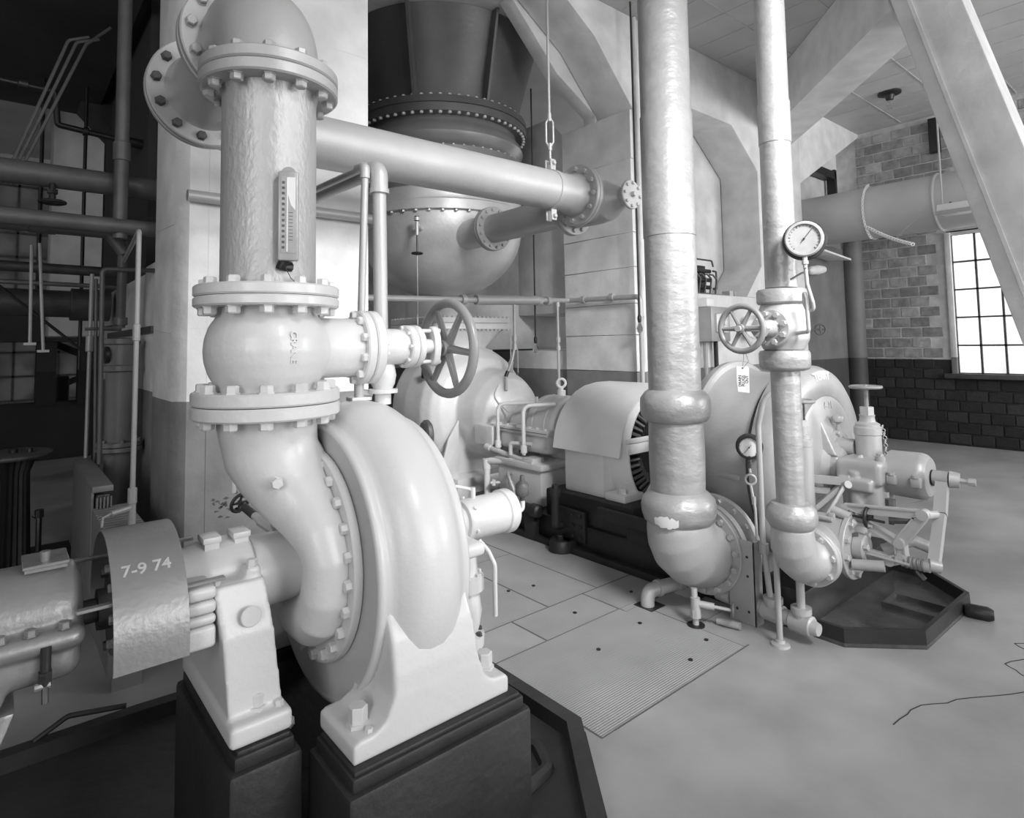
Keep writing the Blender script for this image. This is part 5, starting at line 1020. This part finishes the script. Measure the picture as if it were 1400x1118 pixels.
# round duct
du = thing('air_duct', 'large round grey air duct running under the ceiling past the window wall', 'duct', (10.85, 2.2, 3.35))
m = MB(); DX, DZ = 10.85, 3.83
m.lathe((DX, 0, DZ), (0, 1, 0), [(4.98, .42), (3.70, .42)], 48); build('duct_section', m, M_DUCT, du)
m = MB(); m.lathe((DX, 0, DZ), (0, 1, 0), [(3.70, .43), (3.68, .44), (3.66, .43)], 48); build('joint_band', m, M_DUCT, du)
m = MB(); m.lathe((DX, 0, DZ), (0, 1, 0), [(3.68, .42), (.2, .42)], 48); build('duct_section', m, M_DUCT, du)
m = MB(); m.lathe((DX, 0, DZ), (0, 1, 0), [(2.76, .43), (2.74, .44), (2.72, .43)], 48); build('joint_band', m, M_DUCT, du)
lc = thing('sling_chain', 'chain looped round the duct with its loose end sagging below', 'chain', (10.85, 3.64, 3.3))
m = MB(); n_ = 0
for k in range(34):
    a = math.radians(110+k*4.2); p = V((DX+.455*math.cos(a), 3.66, DZ+.455*math.sin(a))); m.torus(p, (.6 if k % 2 else 0, 1, .3), .018, .0065, 8, 5)
for k in range(36):
    t_ = k/35; p = V((10.40-.03*t_, 3.62-.62*t_, 3.54-.36*t_-.03*math.sin(PI*t_))); m.torus(p, (1, .3, 0) if k % 2 else (.2, .3, 1), .022, .008, 8, 5)
build('link', m, M_WHITE2, lc, kind='stuff')
build('tie_wire', MB().tube([(10.40, 3.2, 3.32), (10.42, 2.75, 3.75)], .004, 5), M_ALUM, lc)
ft = thing('strip_lamp', 'hanging metal lamp trough in front of the window', 'lamp', (10.0, 2.2, 3.4))
m = MB(); m.prism([(9.85, 0, 3.50), (10.25, 0, 3.50), (10.2, 0, 3.62), (9.9, 0, 3.62)], (0, 2.55, 0), .004); build('trough', m, M_WHITE2, ft)
build('reflector_edge', MB().box((9.82, 0, 3.47), (9.86, 2.56, 3.52), .003), M_ALUM, ft)
build('hanger_rod', MB().cyl((9.95, 2.5, 3.6), (9.95, 2.5, 5.6), .012, seg=8), M_ALUM, ft)
for k in range(4): bolt(ft, (9.93, 2.4-k*.22, 3.62), (0, 0, 1), .018, M_IRON)
cl = thing('ceiling_lamp', 'small bare bulb lamp on a dark round ceiling plate', 'lamp', (8.95+1.5, 2.85+.45, 5.5))
q = (10.56, 3.25)
build('rose', MB().lathe((q[0], q[1], 5.62), (0, 0, -1), [(0, .16), (.03, .16), (.05, .07), (.12, .05)], 24), M_BLACK, cl)
build('bulb', MB().lathe((q[0], q[1], 5.40), (0, 0, 1), [(-.05, 0), (-.04, .03), (0, .045), (.05, .035), (.1, .02)], 16), M_GLASS, cl)
tag(build('wall_shelf', MB().prism([(9.9, 4.44, 3.2), (10.9, 4.44, 3.14), (10.9, 4.05, 3.10), (9.9, 4.05, 3.17)], (0, 0, .03)), M_WHITE2), 'white shelf board on the dark bay wall behind the large gauge', 'shelf')
tag(build('rag_bundle', MB().lathe((10.2, 4.3, 2.92), (1, 0, .1), [(-.3, .02), (-.25, .07), (.0, .08), (.2, .06), (.25, .01)], 12), M_WHITE2), 'pale rag bundle under the white shelf board', 'rag')
tag(build('wall_box', MB().box((12.18, 3.05, 4.95), (12.29, 3.2, 5.55), .01), M_BLACK), 'narrow black box high on the block wall by the ceiling', 'box')
# ================================================================== left background: pipes, radiators, stand
def lp(label, pts, r, mt_=M_PIPE, nm='overhead_pipe', fit=(), R=.08, seg=18, parts=None):
    p = thing(nm, label, 'pipe', pts[0]); m = MB(); m.tube(route(pts, R), r, seg); build('pipe_barrel', m, mt_, p)
    for a, b, rr in fit: build('coupling', MB().cyl(a, b, rr, seg=16, ch=.004), mt_, p)
    return p
op = lp('thickest dark overhead pipe in the left background, topmost of the level ones', [(-2.5, 5.4, 3.06), (1.9, 5.4, 3.06)], .085)
m = MB(); m.cyl((.255, 5.36, 3.0), (.255, 5.34, 2.86), .022, seg=10); m.cyl((.255, 5.34, 2.92), (.255, 5.34, 2.95), .035, seg=6); m.torus((.255, 5.34, 2.86), (0, 0, 1), .075, .012, 24, 8); m.bar((.19, 5.34, 2.86), (.32, 5.34, 2.86), .014, .012); build('drain_valve', m, M_BLACK, op)
lp('middle dark level pipe in the left background', [(-2.5, 5.2, 2.72), (1.9, 5.2, 2.70)], .058)
lp('lower dark level pipe with union, in the left background', [(-2.5, 5.5, 2.72), (.62, 5.5, 2.70), (.72, 5.5, 2.55)], .045, fit=[((.13, 5.5, 2.715), (.29, 5.5, 2.712), .062)])
lp('tall dark vertical pipe with coupling rising in the left background', [(.655, 5.22, 2.62), (.655, 5.22, 5.62)], .047, fit=[((.655, 5.22, 3.20), (.655, 5.22, 3.34), .058)])
dl = lp('vertical grey pipe with valve, entering the wide hub left of the column', [(.725, 5.6, 2.66), (.74, 5.75, 1.98)], .034, M_PIPE, 'down_pipe')
m = MB(); m.cyl((.74, 5.75, 2.06), (.74, 5.75, 2.0), .05, seg=14); m.cyl((.74, 5.75, 1.98), (.60, 5.72, 1.97), .03, .015, 12); m.cyl((.6, 5.72, 1.97), (.5, 5.7, 1.965), .012, seg=8); build('valve', m, M_PIPE, dl)
sk = thing('stand_pipe', 'wide upright grey pipe with collared hub left of the column', 'pipe', (.77, 5.9, 0))
m = MB(); m.cyl((.77, 5.9, 0), (.77, 5.9, 1.62), .105, seg=24); build('pipe_barrel', m, M_PIPE2, sk)
m = MB(); m.lathe((.77, 5.9, 0), (0, 0, 1), [(1.62, .11), (1.63, .135), (1.67, .135), (1.68, .12), (1.84, .12), (1.85, .138), (1.89, .138), (1.90, .06)], 28); build('hub', m, M_PIPE2, sk)
m = MB(); disc(m, (.77, 5.9, .98), (0, 0, 1), .165, .035, .004, 28); disc(m, (.77, 5.9, 1.02), (0, 0, 1), .165, .035, .004, 28); fk = build('flange', m, M_PIPE2, sk)
bolts(fk, (.77, 5.9, 1.055), (0, 0, 1), .14, 6, .02, M_PIPE2)
m = MB(); disc(m, (.68, 5.85, 1.76), (-1, 0, 0), .07, .03); build('side_cap', m, M_BLACK, sk)
lp('thin pale conduit with elbow, left of the column, dropping to the ribbed radiator', [(.72, 5.5, 2.49), (.61, 4.1, 2.50), (.606, 4.1, .79)], .014, M_ALUM, 'conduit_pipe', fit=[((.608, 4.1, 1.85), (.608, 4.1, 1.95), .020), ((.606, 4.1, .92), (.606, 4.1, 1.01), .024)], R=.03, seg=10)
lp('thin pale conduit bending down behind the radiator end, third from the column', [(.95, 5.6, 2.44), (.593, 5.6, 2.43), (.604, 5.6, .935)], .018, M_PIPE, 'conduit_pipe', R=.04, seg=10)
lp('slim conduit joined by a black union, above the boxed radiator', [(.593, 6.3, 2.46), (.578, 6.3, 0)], .016, M_ALUM, 'conduit_pipe', fit=[((.588, 6.3, 1.93), (.587, 6.3, 1.79), .028)], seg=10)
lp('slim dark conduit close beside the wide stand pipe', [(.604, 6.1, 2.40), (.64, 6.1, 0)], .014, M_PIPE, 'conduit_pipe', seg=10)
for i, (x0, y0, z0, x1, z1) in enumerate(((.171, 6.2, 2.66, .181, 1.87), (.222, 6.2, 2.68, .267, 1.81))):
    r_ = tag(build('hanger_rod', MB().cyl((x0, y0, z0), (x1, y0, z1), .012, seg=8).box((x1-.04, y0-.02, z1-.02), (x1+.04, y0+.02, z1)), M_ALUM), ('left one of two thin hanger rods in the left background', 'right one of two thin hanger rods in the left background')[i], 'rod')
lp('dark level beam pipe crossing under the windows, in the left background', [(-2.5, 7.4, 2.65), (.9, 7.4, 2.60)], .05, M_IRON)
lp('thin dark level pipe just below the beam pipe, in the left background', [(-2.5, 6.6, 2.42), (.88, 6.6, 2.38)], .02, M_PIPE)
lp('very fat dark level pipe with bell end, in the left background', [(-2.5, 7.8, 2.34), (.9, 7.8, 2.28)], .14, M_IRON, fit=[((.55, 7.8, 2.285), (.9, 7.8, 2.28), .17)])
lp('thin dark rod running diagonally down through the left background', [(-.2, 7.0, 2.55), (.62, 7.0, 1.78)], .014, M_BLACK, 'tie_rod', seg=8)
lp('thin black vertical rod in the left background, left of the tall pipe', [(.66, 8.0, 1.6), (.66, 8.0, 4.72)], .018, M_BLACK, 'tie_rod', seg=8)
lp('thin black vertical rod at the far left, before the windows', [(.28, 8.0, 2.4), (.28, 8.0, 4.72)], .018, M_BLACK, 'tie_rod', seg=8)
lp('dark small pipe with two unions, high in the left background', [(-.5, 6.3, 4.02), (.30, 6.3, 4.0), (.32, 6.3, 3.72), (1.0, 6.3, 3.66), (1.6, 6.3, 3.62)], .025, M_BLACK, fit=[((.75, 6.3, 3.685), (.95, 6.3, 3.67), .045), ((.50, 6.3, 3.705), (.54, 6.3, 3.70), .04), ((.05, 6.3, 4.01), (.12, 6.3, 4.008), .04)], R=.03, seg=10)
rl = thing('stair_rail', 'slanting steel handrails of a stair high in the left background', 'railing', (.1, 6.0, 3.2))
for dx in (0, .07, .15): build('rail', MB().tube(route([(-.02+dx*.4, 6.0, 3.10), (.36+dx*.8, 6.0, 4.35), (.50+dx, 6.0, 4.42 if dx < .1 else 4.55)], .06), .013, 8), M_PIPE, rl)
# radiators
r1 = thing('radiator', 'boxed flat topped radiator in the left background by the stand pipe', 'radiator', (.55, 5.2, 0))
M_RAD = mat('radiator_paint', .20, .5, .1, .1, 4)
build('casing', MB().box((.47, 4.66, .90), (.585, 5.95, .94), .006).box((.47, 4.70, .08), (.485, 5.95, .91), .004), M_RAD, r1)
for k in range(5): build('column', MB().box((.492+k*.019, 4.66, .10), (.503+k*.019, 4.70, .87), .006), M_PIPE, r1)
m = MB()
for k in range(16): m.box((.495, 4.74+k*.075, .10), (.575, 4.79+k*.075, .87), .01)
build('section', m, M_PIPE, r1)
for y in (4.68, 5.88): build('foot', MB().box((.495, y, 0), (.575, y+.04, .11)), M_PIPE, r1)
r2 = thing('radiator', 'ribbed cast iron radiator behind the silver coupling guard', 'radiator', (.54, 3.7, 0))
for k in range(15):
    y = 3.88+k*.057
    build('section', MB().box((.475, y, .08), (.68, y+.044, .80), .014, 2), M_RAD, r2)
for y in (3.89, 4.69): build('foot', MB().box((.5, y, 0), (.64, y+.03, .10)), M_RAD, r2)
m = MB(); m.cyl((.606, 4.1, .79), (.606, 4.1, .92), .02, seg=10); m.cyl((.606, 4.1, .90), (.50, 4.06, .89), .016, seg=8); m.tube([(.50, 4.06, .89), (.46, 4.04, .88), (.455, 4.035, .83)], .008, 6); build('inlet_valve', m, M_ALUM, r2)
# floor stand with round top
fsd = thing('valve_stand', 'dark fluted floor stand with a round cluttered top at the left edge', 'stand', (.10, 6.2, 0))
m = MB(); m.lathe((.08, 6.2, 0), (0, 0, 1), [(.96, .10), (.97, .26), (.985, .275), (1.0, .275), (1.01, .26), (1.01, 0)], 40); build('round_top', m, M_IRON, fsd)
m = MB(); n8 = 24; m.loft([[(.08+(r if k % 2 else r*.88)*math.cos(k*PI/n8), 6.2+(r if k % 2 else r*.88)*math.sin(k*PI/n8), z) for k in range(2*n8)] for z, r in ((0, .24), (.12, .2), (.16, .15), (.85, .13), (.96, .17))]); build('pedestal', m, M_BLACK, fsd)
m = MB(); m.tube([(.24, 6.1, .52), (.27, 6.08, .50), (.27, 6.08, .22), (.24, 6.1, .18)], .022, 8); m.cyl((.27, 6.08, .50), (.27, 6.08, .56), .03, seg=8); build('lever', m, M_BLACK, fsd)
for i, (x, y, r) in enumerate(((.10, 6.15, .03), (.2, 6.1, .02))): tag(build('small_can', MB().lathe((x, y, 1.011), (0, 0, 1), [(0, r), (.03, r), (.035, r*.8), (.036, 0)], 14), M_BLACK), ('larger dark lid lying on the fluted stand top', 'smaller dark lid lying on the fluted stand top')[i], 'lid')
tag(build('floor_cable', MB().tube(route([(-.2, 6.0, .012), (.15, 5.75, .012), (.3, 5.8, .012), (.47, 5.95, .012)], .1), .010, 6), M_BLACK), 'black cable snaking over the floor to the boxed radiator', 'cable')
tag(build('floor_grating', MB().box((-2.5, 5.95, .0), (.55, 7.2, .006)), M_BLACK), 'black ribbed floor mat beside the ribbed radiator', 'mat')
tag(build('round_tank', MB().lathe((.75, 5.2, 0), (0, 0, 1), [(0, .14), (.35, .15), (.48, .12), (.55, .03)], 24), M_PIPE), 'dark domed tank in the gap behind the ribbed radiator', 'tank')
mc = thing('stored_machine', 'dark machine silhouette on the far floor, under the bright opening', 'machine', (.9, 13.6, 0))
m = MB(); m.box((.78, 13.4, 0), (.97, 13.8, 1.35), .03); m.bar((.7, 13.5, 1.95), (1.3, 13.5, 1.65), .1, .12); m.bar((.9, 13.5, 1.2), (1.4, 13.5, 1.45), .08, .1); build('machine_body', m, M_BLACK, mc)
# ------------------------------------------------------------------ groups of repeats
GR = {'pendant_lamp': 'bare bulbs on long cords', 'radiator': 'radiators in the left background', 'pressure_gauge': 'round pressure gauges at the turbine',
      'plinth': 'dark plinths under the white pump set', 'support_plate': 'steel plate legs by the thick pipe', 'overhead_pipe': 'level and upright dark pipes in the left background',
      'conduit_pipe': 'thin upright conduits left of the column', 'hanger_rod': 'thin hanger rods in the left background', 'tie_rod': 'thin dark rods in the left background',
      'small_carton': 'cartons on the niche sill', 'small_can': 'lids on the fluted stand'}
for o_ in COL.objects:
    if not o_.parent and o_.get('category'):
        k_ = o_.name.split('.')[0]
        if k_ in GR: o_['group'] = GR[k_]
